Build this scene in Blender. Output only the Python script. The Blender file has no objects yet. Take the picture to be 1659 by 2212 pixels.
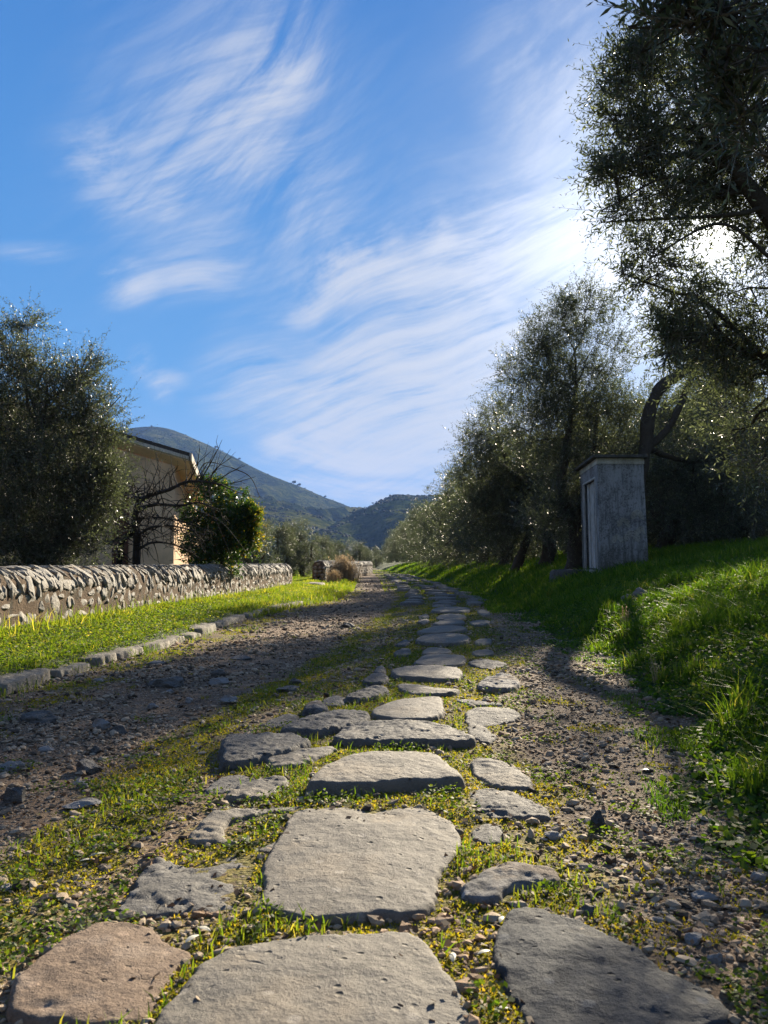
import bpy, math, random
import numpy as np
from mathutils import Vector
rng = np.random.default_rng(7); random.seed(7)
sc = bpy.context.scene
R = math.radians

# ---------------------------------------------------------------- camera
CAMZ = 0.9; F = 1726.0; CX, CY, HOR = 829.5, 1106.0, 1215.0
TH = math.atan((HOR - CY) / F)
cd = bpy.data.cameras.new('camera'); cam = bpy.data.objects.new('camera', cd)
sc.collection.objects.link(cam); sc.camera = cam
cam.location = (0, 0, CAMZ); cam.rotation_euler = (R(90) + TH, 0, 0)
cd.sensor_fit = 'VERTICAL'; cd.sensor_height = 36; cd.sensor_width = 27; cd.lens = 36 * F / 2212
cd.clip_start = 0.05; cd.clip_end = 12000
cd.dof.use_dof = True; cd.dof.focus_distance = 6.0; cd.dof.aperture_fstop = 8.0

def ray(px, py):
    a, b = px - CX, CY - py
    return np.array([a, F * math.cos(TH) - b * math.sin(TH), F * math.sin(TH) + b * math.cos(TH)])
def at(px, py, Y):
    d = ray(px, py); return np.array([0, 0, CAMZ]) + d * (Y / d[1])
def at_z(px, py, z):
    d = ray(px, py); return np.array([0, 0, CAMZ]) + d * ((z - CAMZ) / d[2])

# ---------------------------------------------------------------- sun, sky
sd = ray(1545, 505); sd /= np.linalg.norm(sd)
SUN_EL = math.asin(sd[2]); SUN_AZ = math.atan2(sd[0], sd[1])
sl = bpy.data.lights.new('sun', 'SUN'); so = bpy.data.objects.new('sun', sl); sc.collection.objects.link(so)
sl.energy = 5.0; sl.angle = R(0.5); sl.color = (1.0, 0.87, 0.67)
so.rotation_euler = Vector(sd).to_track_quat('Z', 'Y').to_euler(); so.location = (0, 0, 30)

world = bpy.data.worlds.new('World'); sc.world = world; world.use_nodes = True
wt = world.node_tree; wt.nodes.clear()
def nd(nt, typ, ins=None, **props):
    n = nt.nodes.new(typ)
    for k, v in props.items(): setattr(n, k, v)
    for k, v in (ins or {}).items():
        s = n.inputs[k]
        if isinstance(v, bpy.types.NodeSocket): nt.links.new(v, s)
        else: s.default_value = v
    return n
def mth(nt, op, a, b=0.0, c=None, clamp=False):
    n = nd(nt, 'ShaderNodeMath', {0: a, 1: b} if c is None else {0: a, 1: b, 2: c}, operation=op); n.use_clamp = clamp
    return n.outputs[0]
def mixc(nt, f, a, b, blend='MIX'):
    n = nd(nt, 'ShaderNodeMix', data_type='RGBA', blend_type=blend)
    for i, v in ((0, f), (6, a), (7, b)):
        if isinstance(v, bpy.types.NodeSocket): nt.links.new(v, n.inputs[i])
        else: n.inputs[i].default_value = v if i == 0 else (tuple(v) + (1,))[:4]
    return n.outputs[2]
def rampn(nt, f, stops, interp='LINEAR'):
    n = nd(nt, 'ShaderNodeValToRGB', {0: f}); cr = n.color_ramp; cr.interpolation = interp
    while len(cr.elements) < len(stops): cr.elements.new(0.5)
    for e, (p, c) in zip(cr.elements, stops):
        e.position = p; e.color = (c, c, c, 1) if isinstance(c, (int, float)) else tuple(c) + (1,)
    return n.outputs[0]

def azel(px, py):
    d = ray(px, py); d = d / np.linalg.norm(d); return math.atan2(d[0], d[1]), math.asin(d[2])
sky = nd(wt, 'ShaderNodeTexSky', sky_type='NISHITA', sun_disc=False, sun_elevation=SUN_EL, sun_rotation=SUN_AZ,
         altitude=100, air_density=1.0, dust_density=0.15, ozone_density=1.6)
SKY_STRENGTH = 0.05; EXPO = 1.8; KX = 0.5 ** EXPO
tc = nd(wt, 'ShaderNodeTexCoord')
xyz = nd(wt, 'ShaderNodeSeparateXYZ', {0: tc.outputs['Generated']})
saz = mth(wt, 'ARCTAN2', xyz.outputs[0], xyz.outputs[1]); sel = mth(wt, 'ARCSINE', xyz.outputs[2])
V0 = nd(wt, 'ShaderNodeCombineXYZ', {0: saz, 1: sel, 2: 0.0}).outputs[0]
# gentle warp so streaks have feathered outlines
wn = nd(wt, 'ShaderNodeTexNoise', {'Vector': V0, 'Scale': 4.0, 'Detail': 1.5, 'Roughness': 0.45}, noise_dimensions='2D')
wv = nd(wt, 'ShaderNodeVectorMath', {0: wn.outputs['Color'], 1: (0.5, 0.5, 0.5)}, operation='SUBTRACT').outputs[0]
wv = nd(wt, 'ShaderNodeVectorMath', {0: wv, 'Scale': 0.07}, operation='SCALE').outputs[0]
V1 = nd(wt, 'ShaderNodeVectorMath', {0: V0, 1: wv}, operation='ADD').outputs[0]
def fibre(angle, sx, sy, detail, lo, hi, off):
    m = nd(wt, 'ShaderNodeMapping', {'Vector': V1, 'Rotation': (0, 0, -angle), 'Scale': (1, 1, 1)})
    m2 = nd(wt, 'ShaderNodeMapping', {'Vector': m.outputs[0], 'Location': (off, off * .7, 0), 'Scale': (sx, sy, 1)})
    n = nd(wt, 'ShaderNodeTexNoise', {'Vector': m2.outputs[0], 'Scale': 1.0, 'Detail': detail, 'Roughness': 0.66, 'Distortion': 0.0}, noise_dimensions='2D')
    return nd(wt, 'ShaderNodeMapRange', {0: n.outputs[0], 1: lo, 2: hi, 3: 0.0, 4: 1.0}, interpolation_type='SMOOTHSTEP').outputs[0]
FIB = {'r': fibre(R(19), 2.6, 20, 9, .30, .72, 3.1), 'l': fibre(R(44), 3.0, 17, 9, .30, .74, 9.7),
       'm': fibre(R(26), 8, 18, 8, .32, .72, 5.2), 'd': fibre(R(-10), 3, 26, 8, .30, .72, 1.7)}
# streaks: start px, end px, half width px, strength, fibre
STREAKS = [
 ((620, 625), (900, 545), 60, 1.0, 'm'), ((700, 610), (1330, 430), 75, .75, 'r'), ((720, 650), (1320, 520), 50, .6, 'r'),
 ((860, 520), (1400, 360), 60, .55, 'r'), ((1000, 600), (1450, 480), 120, .65, 'r'),
 ((560, 940), (700, 985), 24, 1.1, 'm'), ((520, 925), (900, 1030), 55, .7, 'd'), ((640, 985), (1000, 1010), 60, .6, 'd'),
 ((480, 880), (1250, 720), 90, .95, 'r'), ((560, 900), (1300, 820), 120, .9, 'r'), ((700, 960), (1200, 900), 90, .7, 'r'),
 ((800, 760), (1400, 640), 110, .6, 'r'), ((400, 850), (640, 800), 60, .45, 'r'),
 ((280, 795), (350, 810), 22, .95, 'm'), ((310, 835), (420, 845), 18, .75, 'm'), ((330, 868), (400, 880), 14, .6, 'm'),
 ((120, 380), (330, 250), 60, .55, 'm'), ((250, 330), (760, -60), 75, .45, 'l'), ((300, 420), (720, 90), 60, .42, 'l'),
 ((500, 220), (720, 70), 22, .5, 'l'), ((190, 470), (440, 380), 45, .65, 'l'), ((420, 410), (620, 260), 50, .45, 'l'),
 ((330, 430), (400, 470), 25, .5, 'd'), ((520, 520), (800, 380), 70, .35, 'l'),
 ((230, 665), (330, 600), 35, .85, 'm'), ((250, 665), (540, 570), 38, .65, 'r'), ((-20, 570), (200, 548), 16, .5, 'r'),
 ((1040, 40), (1300, 300), 120, .22, 'm'), ((1000, 60), (1150, 320), 60, .18, 'l'), ((600, 690), (720, 660), 20, .5, 'm'),
 ((300, 560), (560, 480), 60, .3, 'r'), ((700, 850), (1400, 850), 260, .30, 'r'), ((500, 700), (1500, 560), 200, .32, 'm'), ((100, 420), (900, 200), 260, .26, 'l'), ((900, 250), (1500, 120), 200, .10, 'm'),
 ((560, 800), (1100, 980), 120, .5, 'd'), ((560, 990), (1050, 1090), 40, .8, 'd'), ((620, 1010), (1100, 1040), 55, .6, 'd'), ((900, 980), (1200, 900), 70, .6, 'r'), ((620, 930), (980, 1000), 24, .8, 'd'), ((800, 1060), (1000, 1075), 22, .7, 'd'), ((560, 880), (900, 800), 14, .7, 'r'), ((640, 900), (1000, 850), 14, .6, 'r'), ((1000, 600), (1120, 700), 14, .5, 'd'), ((1030, 560), (1280, 490), 10, .8, 'r'), ((870, 540), (960, 500), 26, .9, 'm'),
]
fine = nd(wt, 'ShaderNodeMapRange', {0: fibre(R(22), 4.5, 64, 10, .30, .70, 2.2), 1: 0.0, 2: 1.0, 3: .55, 4: 1.35}).outputs[0]
acc = None
for (p, q, hw, st, fk) in STREAKS:
    a0, e0 = azel(*p); a1, e1 = azel(*q)
    ang = math.atan2(e1 - e0, a1 - a0); L = math.hypot(a1 - a0, e1 - e0) / 2 * 1.25; W = hw / F * 1.9
    m = nd(wt, 'ShaderNodeMapping', {'Vector': V1, 'Location': ((a0 + a1) / 2, (e0 + e1) / 2, 0), 'Rotation': (0, 0, ang), 'Scale': (L, W, 1)}, vector_type='TEXTURE')
    g = nd(wt, 'ShaderNodeTexGradient', {0: m.outputs[0]}, gradient_type='SPHERICAL').outputs[1]
    g = mth(wt, 'MULTIPLY', mth(wt, 'MULTIPLY', g, g), mth(wt, 'SUBTRACT', 3.0, mth(wt, 'MULTIPLY', g, 2.0)))
    s = mth(wt, 'MULTIPLY', g, mth(wt, 'MULTIPLY_ADD', FIB[fk], 1.0, .0))
    acc = mth(wt, 'MULTIPLY', s, st * 1.45) if acc is None else mth(wt, 'MULTIPLY_ADD', s, st * 1.45, acc)
# scattered cirrus over the rest of the sky, outside the framed part
back = nd(wt, 'ShaderNodeMapRange', {0: mth(wt, 'ABSOLUTE', saz), 1: .6, 2: 1.0, 3: 0.0, 4: 1.0}).outputs[0]
acc = mth(wt, 'MULTIPLY', acc, fine)
acc = mth(wt, 'MULTIPLY_ADD', mth(wt, 'MULTIPLY', FIB['m'], back), .4, acc)
cs = nd(wt, 'ShaderNodeVectorMath', {0: tc.outputs['Generated'], 1: tuple(sd)}, operation='DOT_PRODUCT').outputs['Value']
cs = mth(wt, 'MAXIMUM', cs, 0.0)
glow_w = mth(wt, 'POWER', cs, 44.0); glow_n = mth(wt, 'POWER', cs, 380.0); glow_s = mth(wt, 'POWER', cs, 6000.0)
veil = mth(wt, 'MULTIPLY', glow_w, mth(wt, 'MULTIPLY_ADD', FIB['r'], .7, .85))
low = nd(wt, 'ShaderNodeMapRange', {0: sel, 1: .0, 2: .25, 3: .14, 4: 0.0}, interpolation_type='SMOOTHSTEP').outputs[0]
cl = mth(wt, 'ADD', mth(wt, 'ADD', acc, veil), low)
cl = mth(wt, 'MULTIPLY', mth(wt, 'SUBTRACT', 1.0, mth(wt, 'POWER', 2.718, mth(wt, 'MULTIPLY', cl, -1.15))), .96, clamp=True)
eln = nd(wt, 'ShaderNodeMapRange', {0: sel, 1: -.05, 2: .75, 3: 0.0, 4: 1.0}).outputs[0]
pure = rampn(wt, eln, [(0, (.27, .47, .80)), (.12, (.20, .42, .80)), (.30, (.115, .365, .76)), (.60, (.070, .285, .70)), (1, (.04, .19, .58))])
pure = nd(wt, 'ShaderNodeVectorMath', {0: pure, 'Scale': KX / SKY_STRENGTH}, operation='SCALE').outputs[0]
away = nd(wt, 'ShaderNodeMapRange', {0: mth(wt, 'ABSOLUTE', saz), 1: .9, 2: 2.2, 3: 1.0, 4: .45}).outputs[0]      # deeper blue opposite the sun
pure = nd(wt, 'ShaderNodeVectorMath', {0: pure, 'Scale': away}, operation='SCALE').outputs[0]
skyc = mixc(wt, .06, pure, sky.outputs[0])
U = KX / SKY_STRENGTH
bright = mth(wt, 'MULTIPLY_ADD', glow_w, .75 * U, .80 * U)
cc = nd(wt, 'ShaderNodeVectorMath', {0: (0.86, .91, 1.02), 'Scale': bright}, operation='SCALE').outputs[0]
fin = mixc(wt, cl, skyc, cc)
gl = mth(wt, 'MULTIPLY_ADD', mth(wt, 'POWER', cs, 110.0), .38 * U, mth(wt, 'MULTIPLY', glow_n, .5 * U)) if False else mth(wt, 'MULTIPLY_ADD', mth(wt, 'ADD', glow_n, mth(wt, 'POWER', cs, 90.0)), .42 * U, mth(wt, 'MULTIPLY', glow_s, 6 * U))
gc = nd(wt, 'ShaderNodeVectorMath', {0: (1.0, .97, .90), 'Scale': gl}, operation='SCALE').outputs[0]
fin = nd(wt, 'ShaderNodeVectorMath', {0: fin, 1: gc}, operation='ADD').outputs[0]
bg = nd(wt, 'ShaderNodeBackground', {0: fin, 1: SKY_STRENGTH})
wo = nd(wt, 'ShaderNodeOutputWorld', {0: bg.outputs[0]})
sc.view_settings.view_transform = 'Standard'; sc.view_settings.look = 'None'
sc.view_settings.exposure = EXPO; sc.view_settings.gamma = 1.0
cy = sc.cycles; cy.max_bounces = 5; cy.diffuse_bounces = 3; cy.glossy_bounces = 2; cy.transmission_bounces = 3
cy.volume_bounces = 0; cy.use_denoising = True; cy.sample_clamp_indirect = 4.0; cy.volume_step_rate = 1.0

# ---------------------------------------------------------------- helpers
def vnoise(P, seed=0):
    P = np.asarray(P, float); I = np.floor(P).astype(np.int64); f = P - I; f = f * f * (3 - 2 * f)
    def h(dx, dy, dz):
        n = (I[:, 0] + dx) * 374761393 + (I[:, 1] + dy) * 668265263 + (I[:, 2] + dz) * 1274126177 + seed * 144269
        n = (n ^ (n >> 13)) * 1103515245; n = (n ^ (n >> 16)) & 0xffff
        return n / 65535.0
    r = 0
    for dx in (0, 1):
        for dy in (0, 1):
            for dz in (0, 1):
                w = (f[:, 0] if dx else 1 - f[:, 0]) * (f[:, 1] if dy else 1 - f[:, 1]) * (f[:, 2] if dz else 1 - f[:, 2])
                r = r + w * h(dx, dy, dz)
    return r * 2 - 1
def fbm(P, oct=4, seed=0, gain=.5):
    P = np.asarray(P, float); a, s, t = 1.0, 0.0, 0
    for o in range(oct):
        s = s + a * vnoise(P * 2 ** o + o * 17.3, seed + o); t += a; a *= gain
    return s / t
def fb2(x, y, scale, oct=4, seed=0, gain=.5):
    x = np.asarray(x, float); y = np.asarray(y, float)
    return fbm(np.stack([x.ravel() * scale, y.ravel() * scale, np.full(x.size, .37)], 1), oct, seed, gain).reshape(x.shape)
def sstep(t): t = np.clip(t, 0, 1); return t * t * (3 - 2 * t)
def nrm(v): return v / np.maximum(np.linalg.norm(v, axis=-1, keepdims=True), 1e-9)

def mk(name, V, FL, mats, parent=None, midx=None, tint=None, attrs=None, smooth=False):
    """FL: list of int arrays (n,k); midx: material index for each array (int or array)."""
    me = bpy.data.meshes.new(name); V = np.asarray(V, np.float32)
    me.vertices.add(len(V)); me.vertices.foreach_set('co', V.ravel())
    FL = [np.asarray(f) for f in FL if len(f)]
    tot = sum(f.size for f in FL); me.loops.add(tot)
    me.loops.foreach_set('vertex_index', np.concatenate([f.ravel() for f in FL]).astype(np.int32))
    npoly = sum(len(f) for f in FL); me.polygons.add(npoly)
    tl = np.concatenate([np.full(len(f), f.shape[1]) for f in FL]); st = np.concatenate([[0], np.cumsum(tl)[:-1]])
    me.polygons.foreach_set('loop_start', st.astype(np.int32))
    if midx is not None:
        mi = np.concatenate([np.broadcast_to(np.asarray(m), (len(f),)) for m, f in zip(midx, FL)])
        me.polygons.foreach_set('material_index', mi.astype(np.int32))
    me.polygons.foreach_set('use_smooth', np.full(npoly, bool(smooth)))
    for m in (mats if isinstance(mats, (list, tuple)) else [mats]): me.materials.append(m)
    me.update(calc_edges=True)
    if tint is not None:
        a = me.attributes.new('tint', 'FLOAT', 'POINT'); a.data.foreach_set('value', np.asarray(tint, np.float32))
    for k, v in (attrs or {}).items():
        a = me.attributes.new(k, 'FLOAT', 'POINT'); a.data.foreach_set('value', np.asarray(v, np.float32))
    o = bpy.data.objects.new(name, me); sc.collection.objects.link(o)
    if parent is not None: o.parent = parent
    return o
def tag(o, label=None, cat=None, group=None, kind=None):
    if label: o['label'] = label
    if cat: o['category'] = cat
    if group: o['group'] = group
    if kind: o['kind'] = kind
    return o
def empty(name, loc, rz=0.0):
    o = bpy.data.objects.new(name, None); sc.collection.objects.link(o)
    o.location = tuple(loc); o.rotation_euler = (0, 0, rz); o.empty_display_size = .2
    return o
def copy_tree(o, parent=None):
    c = o.copy(); sc.collection.objects.link(c)
    if parent is not None: c.parent = parent
    for ch in list(o.children): copy_tree(ch, c)
    return c

class MB:
    def __init__(s): s.V = []; s.Q = []; s.T = []; s.tint = []; s.n = 0
    def add(s, V, faces, tint=.5):
        V = np.asarray(V, float); faces = np.asarray(faces)
        s.V.append(V); (s.Q if faces.shape[1] == 4 else s.T).append(faces + s.n)
        s.tint.append(np.broadcast_to(np.asarray(tint, float), (len(V),))); s.n += len(V)
    def tube(s, P, r, sides=6, tint=.5, rough=0.0, seed=0):
        P = np.asarray(P, float); n = len(P); r = np.broadcast_to(np.asarray(r, float), (n,))
        T = nrm(np.gradient(P, axis=0)); ref = np.array([.31, .2, .93]) if abs(T[0, 2]) < .8 else np.array([1., .1, .2])
        A = nrm(np.cross(T, ref)); B = np.cross(T, A); a = np.arange(sides) / sides * 2 * math.pi
        rr = r[:, None] * np.ones((n, sides))
        V = P[:, None, :] + rr[..., None] * (np.cos(a)[None, :, None] * A[:, None, :] + np.sin(a)[None, :, None] * B[:, None, :])
        V = V.reshape(-1, 3)
        if rough: V = V + (np.repeat(r, sides) * rough * fbm(V * (1.2 / max(r.max(), .01)) + seed, 3, seed))[:, None] * nrm(V - np.repeat(P, sides, 0))
        i = np.arange(n - 1)[:, None] * sides; j = np.arange(sides)[None, :]; k = (j + 1) % sides
        F_ = np.stack([i + j, i + k, i + sides + k, i + sides + j], -1).reshape(-1, 4)
        s.add(V, F_, tint)
        s.add(np.vstack([V[-sides:], P[-1:]]), np.stack([np.arange(sides), (np.arange(sides) + 1) % sides, np.full(sides, sides)], 1), tint)
    def box(s, lo, hi, tint=.5, M=None):
        x0, y0, z0 = lo; x1, y1, z1 = hi
        V = np.array([[x0, y0, z0], [x1, y0, z0], [x1, y1, z0], [x0, y1, z0], [x0, y0, z1], [x1, y0, z1], [x1, y1, z1], [x0, y1, z1]], float)
        if M is not None: V = M(V)
        s.add(V, [[0, 3, 2, 1], [4, 5, 6, 7], [0, 1, 5, 4], [1, 2, 6, 5], [2, 3, 7, 6], [3, 0, 4, 7]], tint)
    def build(s, name, mat, parent=None, smooth=False):
        FL = []
        if s.Q: FL.append(np.vstack(s.Q))
        if s.T: FL.append(np.vstack(s.T))
        return mk(name, np.vstack(s.V), FL, mat, parent, tint=np.concatenate(s.tint), smooth=smooth)
def spline(pts, n=12):
    P = np.asarray(pts, float); P = np.vstack([2 * P[0] - P[1], P, 2 * P[-1] - P[-2]]); out = []
    for i in range(1, len(P) - 2):
        t = np.linspace(0, 1, n, endpoint=False)[:, None]
        a, b, c, d = P[i - 1], P[i], P[i + 1], P[i + 2]
        out.append(.5 * ((2 * b) + (c - a) * t + (2 * a - 5 * b + 4 * c - d) * t ** 2 + (3 * b - a - 3 * c + d) * t ** 3))
    return np.vstack(out + [P[-2:-1]])
def icos(sub):
    t = (1 + 5 ** .5) / 2
    V = [[-1, t, 0], [1, t, 0], [-1, -t, 0], [1, -t, 0], [0, -1, t], [0, 1, t], [0, -1, -t], [0, 1, -t], [t, 0, -1], [t, 0, 1], [-t, 0, -1], [-t, 0, 1]]
    Fc = [[0, 11, 5], [0, 5, 1], [0, 1, 7], [0, 7, 10], [0, 10, 11], [1, 5, 9], [5, 11, 4], [11, 10, 2], [10, 7, 6], [7, 1, 8], [3, 9, 4], [3, 4, 2], [3, 2, 6], [3, 6, 8], [3, 8, 9], [4, 9, 5], [2, 4, 11], [6, 2, 10], [8, 6, 7], [9, 8, 1]]
    V = [np.array(v, float) / np.linalg.norm(v) for v in V]
    for _ in range(sub):
        c = {}; N = []
        def mid(a, b):
            k = (min(a, b), max(a, b))
            if k not in c:
                m = V[a] + V[b]; V.append(m / np.linalg.norm(m)); c[k] = len(V) - 1
            return c[k]
        for a, b, d in Fc:
            x, y, z = mid(a, b), mid(b, d), mid(d, a); N += [[a, x, z], [b, y, x], [d, z, y], [x, y, z]]
        Fc = N
    return np.array(V), np.array(Fc)
ICO = {k: icos(k) for k in (0, 1, 2, 3, 4)}
def rock_shape(sub, seed, amp=.35, cuts=7):
    V, Fc = ICO[sub]; V = V.copy(); r = np.random.default_rng(seed)
    for _ in range(cuts):                                   # plane cuts give facets
        n = nrm(r.normal(size=3)); d = r.uniform(.55, .85); k = V @ n; V = V - np.maximum(k - d, 0)[:, None] * n
    V = V * (1 + amp * fbm(V * 1.7 + seed * 3.1, 4, seed))[:, None]
    return V, Fc

# ---------------------------------------------------------------- materials
def newmat(name):
    m = bpy.data.materials.new(name); m.use_nodes = True; nt = m.node_tree; nt.nodes.clear()
    return m, nt, nd(nt, 'ShaderNodeOutputMaterial')
def attr(nt, n): return nd(nt, 'ShaderNodeAttribute', attribute_name=n).outputs['Fac']
def noise(nt, scale, detail=6, rough=.6, vec=None, w=None):
    n = nd(nt, 'ShaderNodeTexNoise', {'Scale': scale, 'Detail': detail, 'Roughness': rough})
    nt.links.new(vec if vec is not None else nd(nt, 'ShaderNodeTexCoord').outputs['Object'], n.inputs['Vector'])
    return n.outputs[0]
def bump(nt, h, dist, strength=1.0, normal=None):
    n = nd(nt, 'ShaderNodeBump', {'Height': h, 'Distance': dist, 'Strength': strength})
    if normal is not None: nt.links.new(normal, n.inputs['Normal'])
    return n.outputs[0]
def foliage(name, stops, trans=.4, rough=.42, spec=.5, tcol=None):
    m, nt, out = newmat(name)
    c = rampn(nt, attr(nt, 'tint'), stops)
    tcn = mixc(nt, 1.0, c, tcol or (1.5, 1.7, .8), 'MULTIPLY')
    p = nd(nt, 'ShaderNodeBsdfPrincipled', {'Base Color': c, 'Roughness': rough, 'Specular IOR Level': spec})
    t = nd(nt, 'ShaderNodeBsdfTranslucent', {'Color': tcn})
    mx = nd(nt, 'ShaderNodeMixShader', {0: trans, 1: p.outputs[0], 2: t.outputs[0]})
    nt.links.new(mx.outputs[0], out.inputs[0]); return m
def stonemat(name, dark, lite, third=None, scale=6.0, bd=.004, pits=True, rough=.85, tintamt=.5, spec=.3, grain=60):
    m, nt, out = newmat(name)
    tc_ = nd(nt, 'ShaderNodeTexCoord').outputs['Object']
    n1 = noise(nt, scale, 8, .62, tc_); n2 = noise(nt, scale * 5, 6, .7, tc_); n3 = noise(nt, grain * 2, 4, .8, tc_)
    f = mth(nt, 'MULTIPLY_ADD', n2, .5, mth(nt, 'MULTIPLY', n1, .7))
    f = mth(nt, 'MULTIPLY_ADD', n3, .35, mth(nt, 'SUBTRACT', f, .17))
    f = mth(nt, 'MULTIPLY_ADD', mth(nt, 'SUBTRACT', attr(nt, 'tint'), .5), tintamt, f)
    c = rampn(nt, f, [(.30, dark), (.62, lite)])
    if third:
        mk_ = nd(nt, 'ShaderNodeMapRange', {0: noise(nt, scale * .8, 5, .6, nd(nt, 'ShaderNodeMapping', {'Vector': tc_, 'Location': (5, 3, 1)}).outputs[0]), 1: .52, 2: .64}).outputs[0]
        c = mixc(nt, mth(nt, 'MULTIPLY', mk_, .75), c, third)
    h = mth(nt, 'MULTIPLY_ADD', n2, .6, n1); h = mth(nt, 'MULTIPLY_ADD', n3, .18, h)
    if pits:
        vo = nd(nt, 'ShaderNodeTexVoronoi', {'Vector': tc_, 'Scale': grain * .35, 'Randomness': 1.0}).outputs['Distance']
        pm = nd(nt, 'ShaderNodeMapRange', {0: vo, 1: .05, 2: .20, 3: 0.0, 4: 1.0}).outputs[0]
        sel_ = nd(nt, 'ShaderNodeMapRange', {0: noise(nt, scale * 2.3, 3, .5, tc_), 1: .52, 2: .58, 3: 0.0, 4: 1.0}).outputs[0]
        pit = mth(nt, 'MULTIPLY', mth(nt, 'SUBTRACT', 1.0, pm), sel_)
        lv = nd(nt, 'ShaderNodeTexVoronoi', {'Vector': tc_, 'Scale': grain * .28, 'Randomness': 1.0})
        ls = nd(nt, 'ShaderNodeSeparateColor', {0: lv.outputs['Color']})
        lm = mth(nt, 'MULTIPLY', nd(nt, 'ShaderNodeMapRange', {0: mth(nt, 'MULTIPLY_ADD', n3, .35, lv.outputs['Distance']), 1: .36, 2: .44, 3: 1.0, 4: 0.0}).outputs[0], nd(nt, 'ShaderNodeMapRange', {0: mth(nt, 'MULTIPLY_ADD', n1, .9, ls.outputs[0]), 1: 1.05, 2: 1.12}).outputs[0])
        c = mixc(nt, mth(nt, 'MULTIPLY', lm, .55), c, tuple(min(.5, x * 1.9 + .02) for x in lite))
        cn = noise(nt, scale * .32, 4, .5, nd(nt, 'ShaderNodeMapping', {'Vector': tc_, 'Location': (2, 8, 4)}).outputs[0])
        ck = nd(nt, 'ShaderNodeMapRange', {0: mth(nt, 'ABSOLUTE', mth(nt, 'SUBTRACT', cn, .5)), 1: .0, 2: .0045, 3: .6, 4: 0.0}).outputs[0]
        ck = mth(nt, 'MULTIPLY', ck, nd(nt, 'ShaderNodeMapRange', {0: n1, 1: .56, 2: .62}).outputs[0])
        c = mixc(nt, mth(nt, 'MULTIPLY', ck, .35), c, tuple(x * .5 for x in dark)); h = mth(nt, 'SUBTRACT', h, mth(nt, 'MULTIPLY', ck, .5))
        h = mth(nt, 'SUBTRACT', h, mth(nt, 'MULTIPLY', pit, .7)); c = mixc(nt, mth(nt, 'MULTIPLY', pit, .6), c, tuple(x * .35 for x in dark))
    p = nd(nt, 'ShaderNodeBsdfPrincipled', {'Base Color': c, 'Roughness': rough, 'Specular IOR Level': spec, 'Normal': bump(nt, h, bd * 3)})
    nt.links.new(p.outputs[0], out.inputs[0]); return m

M = {}
M['olive'] = foliage('olive_leaf', [(0, (.027, .034, .018)), (.55, (.064, .074, .044)), (.85, (.12, .135, .085)), (1, (.27, .28, .21))], .40, .42, .55, (1.42, 1.52, .95))
M['citrus'] = foliage('citrus_leaf', [(0, (.016, .040, .010)), (.5, (.036, .075, .014)), (.72, (.10, .12, .02)), (1, (.36, .24, .02))], .35, .45, .35)
M['bank'] = foliage('bank_grass', [(0, (.020, .052, .009)), (.45, (.062, .118, .014)), (.8, (.130, .170, .024)), (1, (.28, .25, .08))], .5, .6, .2, (1.9, 2.0, .6))
M['grass'] = foliage('grass_blade', [(0, (.022, .050, .010)), (.40, (.062, .108, .016)), (.75, (.125, .158, .028)), (1, (.28, .25, .09))], .55, .6, .2, (2.1, 2.0, .55))
M['moss'] = foliage('moss_tuft', [(0, (.065, .09, .010)), (.45, (.17, .18, .020)), (.8, (.30, .24, .03)), (1, (.40, .28, .04))], .5, .7, .2, (1.5, 1.5, .6))
M['dry'] = foliage('dry_stalk', [(0, (.22, .17, .10)), (.6, (.42, .34, .21)), (1, (.60, .50, .34))], .3, .7, .2, (1.1, 1.0, .9))
M['litter'] = foliage('brown_litter', [(0, (.05, .03, .018)), (.6, (.16, .10, .055)), (1, (.34, .27, .18))], .15, .7, .2, (1, .9, .8))
M['deadleaf'] = foliage('fallen_leaf', [(0, (.20, .17, .10)), (.6, (.42, .40, .30)), (1, (.60, .58, .48))], .15, .5, .4, (1, 1, 1))
M['bark'] = stonemat('olive_bark', (.012, .010, .008), (.075, .062, .048), None, 7, .012, False, .95, .3, .2, 40)
M['twig'] = stonemat('twig_bark', (.05, .04, .03), (.16, .14, .11), None, 7, .002, False, .8, .5, .3, 40)
M['figbark'] = stonemat('fig_bark', (.009, .008, .007), (.050, .044, .038), None, 9, .004, False, .9, .5, .1, 40)
M['basalt'] = stonemat('worn_basalt', (.040, .037, .032), (.155, .140, .117), (.195, .165, .125), 5.0, .0055, True, .78, .5, .24)
M['basalt_rough'] = stonemat('rough_basalt', (.026, .026, .027), (.128, .121, .110), (.19, .17, .14), 7.0, .008, True, .78, .5, .25)
M['basalt_shade'] = stonemat('shaded_basalt', (.014, .017, .021), (.065, .068, .070), (.11, .105, .092), 7.0, .007, True, .8, .5, .18)  # basalt with tree shade put into its colour, for one slab lying in sun
M['tan'] = stonemat('tan_rock', (.055, .040, .029), (.21, .152, .108), (.27, .21, .16), 12, .006, True, .85, .5, .25)
M['limestone'] = stonemat('limestone', (.07, .068, .066), (.25, .24, .225), (.17, .13, .095), 8, .006, True, .85, .9, .15)
M['gravel'] = stonemat('gravel_stone', (.055, .042, .030), (.335, .265, .185), (.32, .20, .115), 4, .002, False, .8, 1.3, .15)
M['wallstone'] = stonemat('wall_stone', (.060, .053, .044), (.26, .24, .205), (.21, .165, .11), 10, .008, False, .75, .8, .35)
M['mortar'] = stonemat('brown_mortar', (.034, .024, .016), (.125, .088, .058), (.09, .085, .065), 9, .012, True, .95, .0, .15)
M['kerb'] = stonemat('kerb_stone', (.05, .044, .036), (.19, .17, .135), (.24, .22, .18), 8, .006, True, .85, .5, .25)

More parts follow.
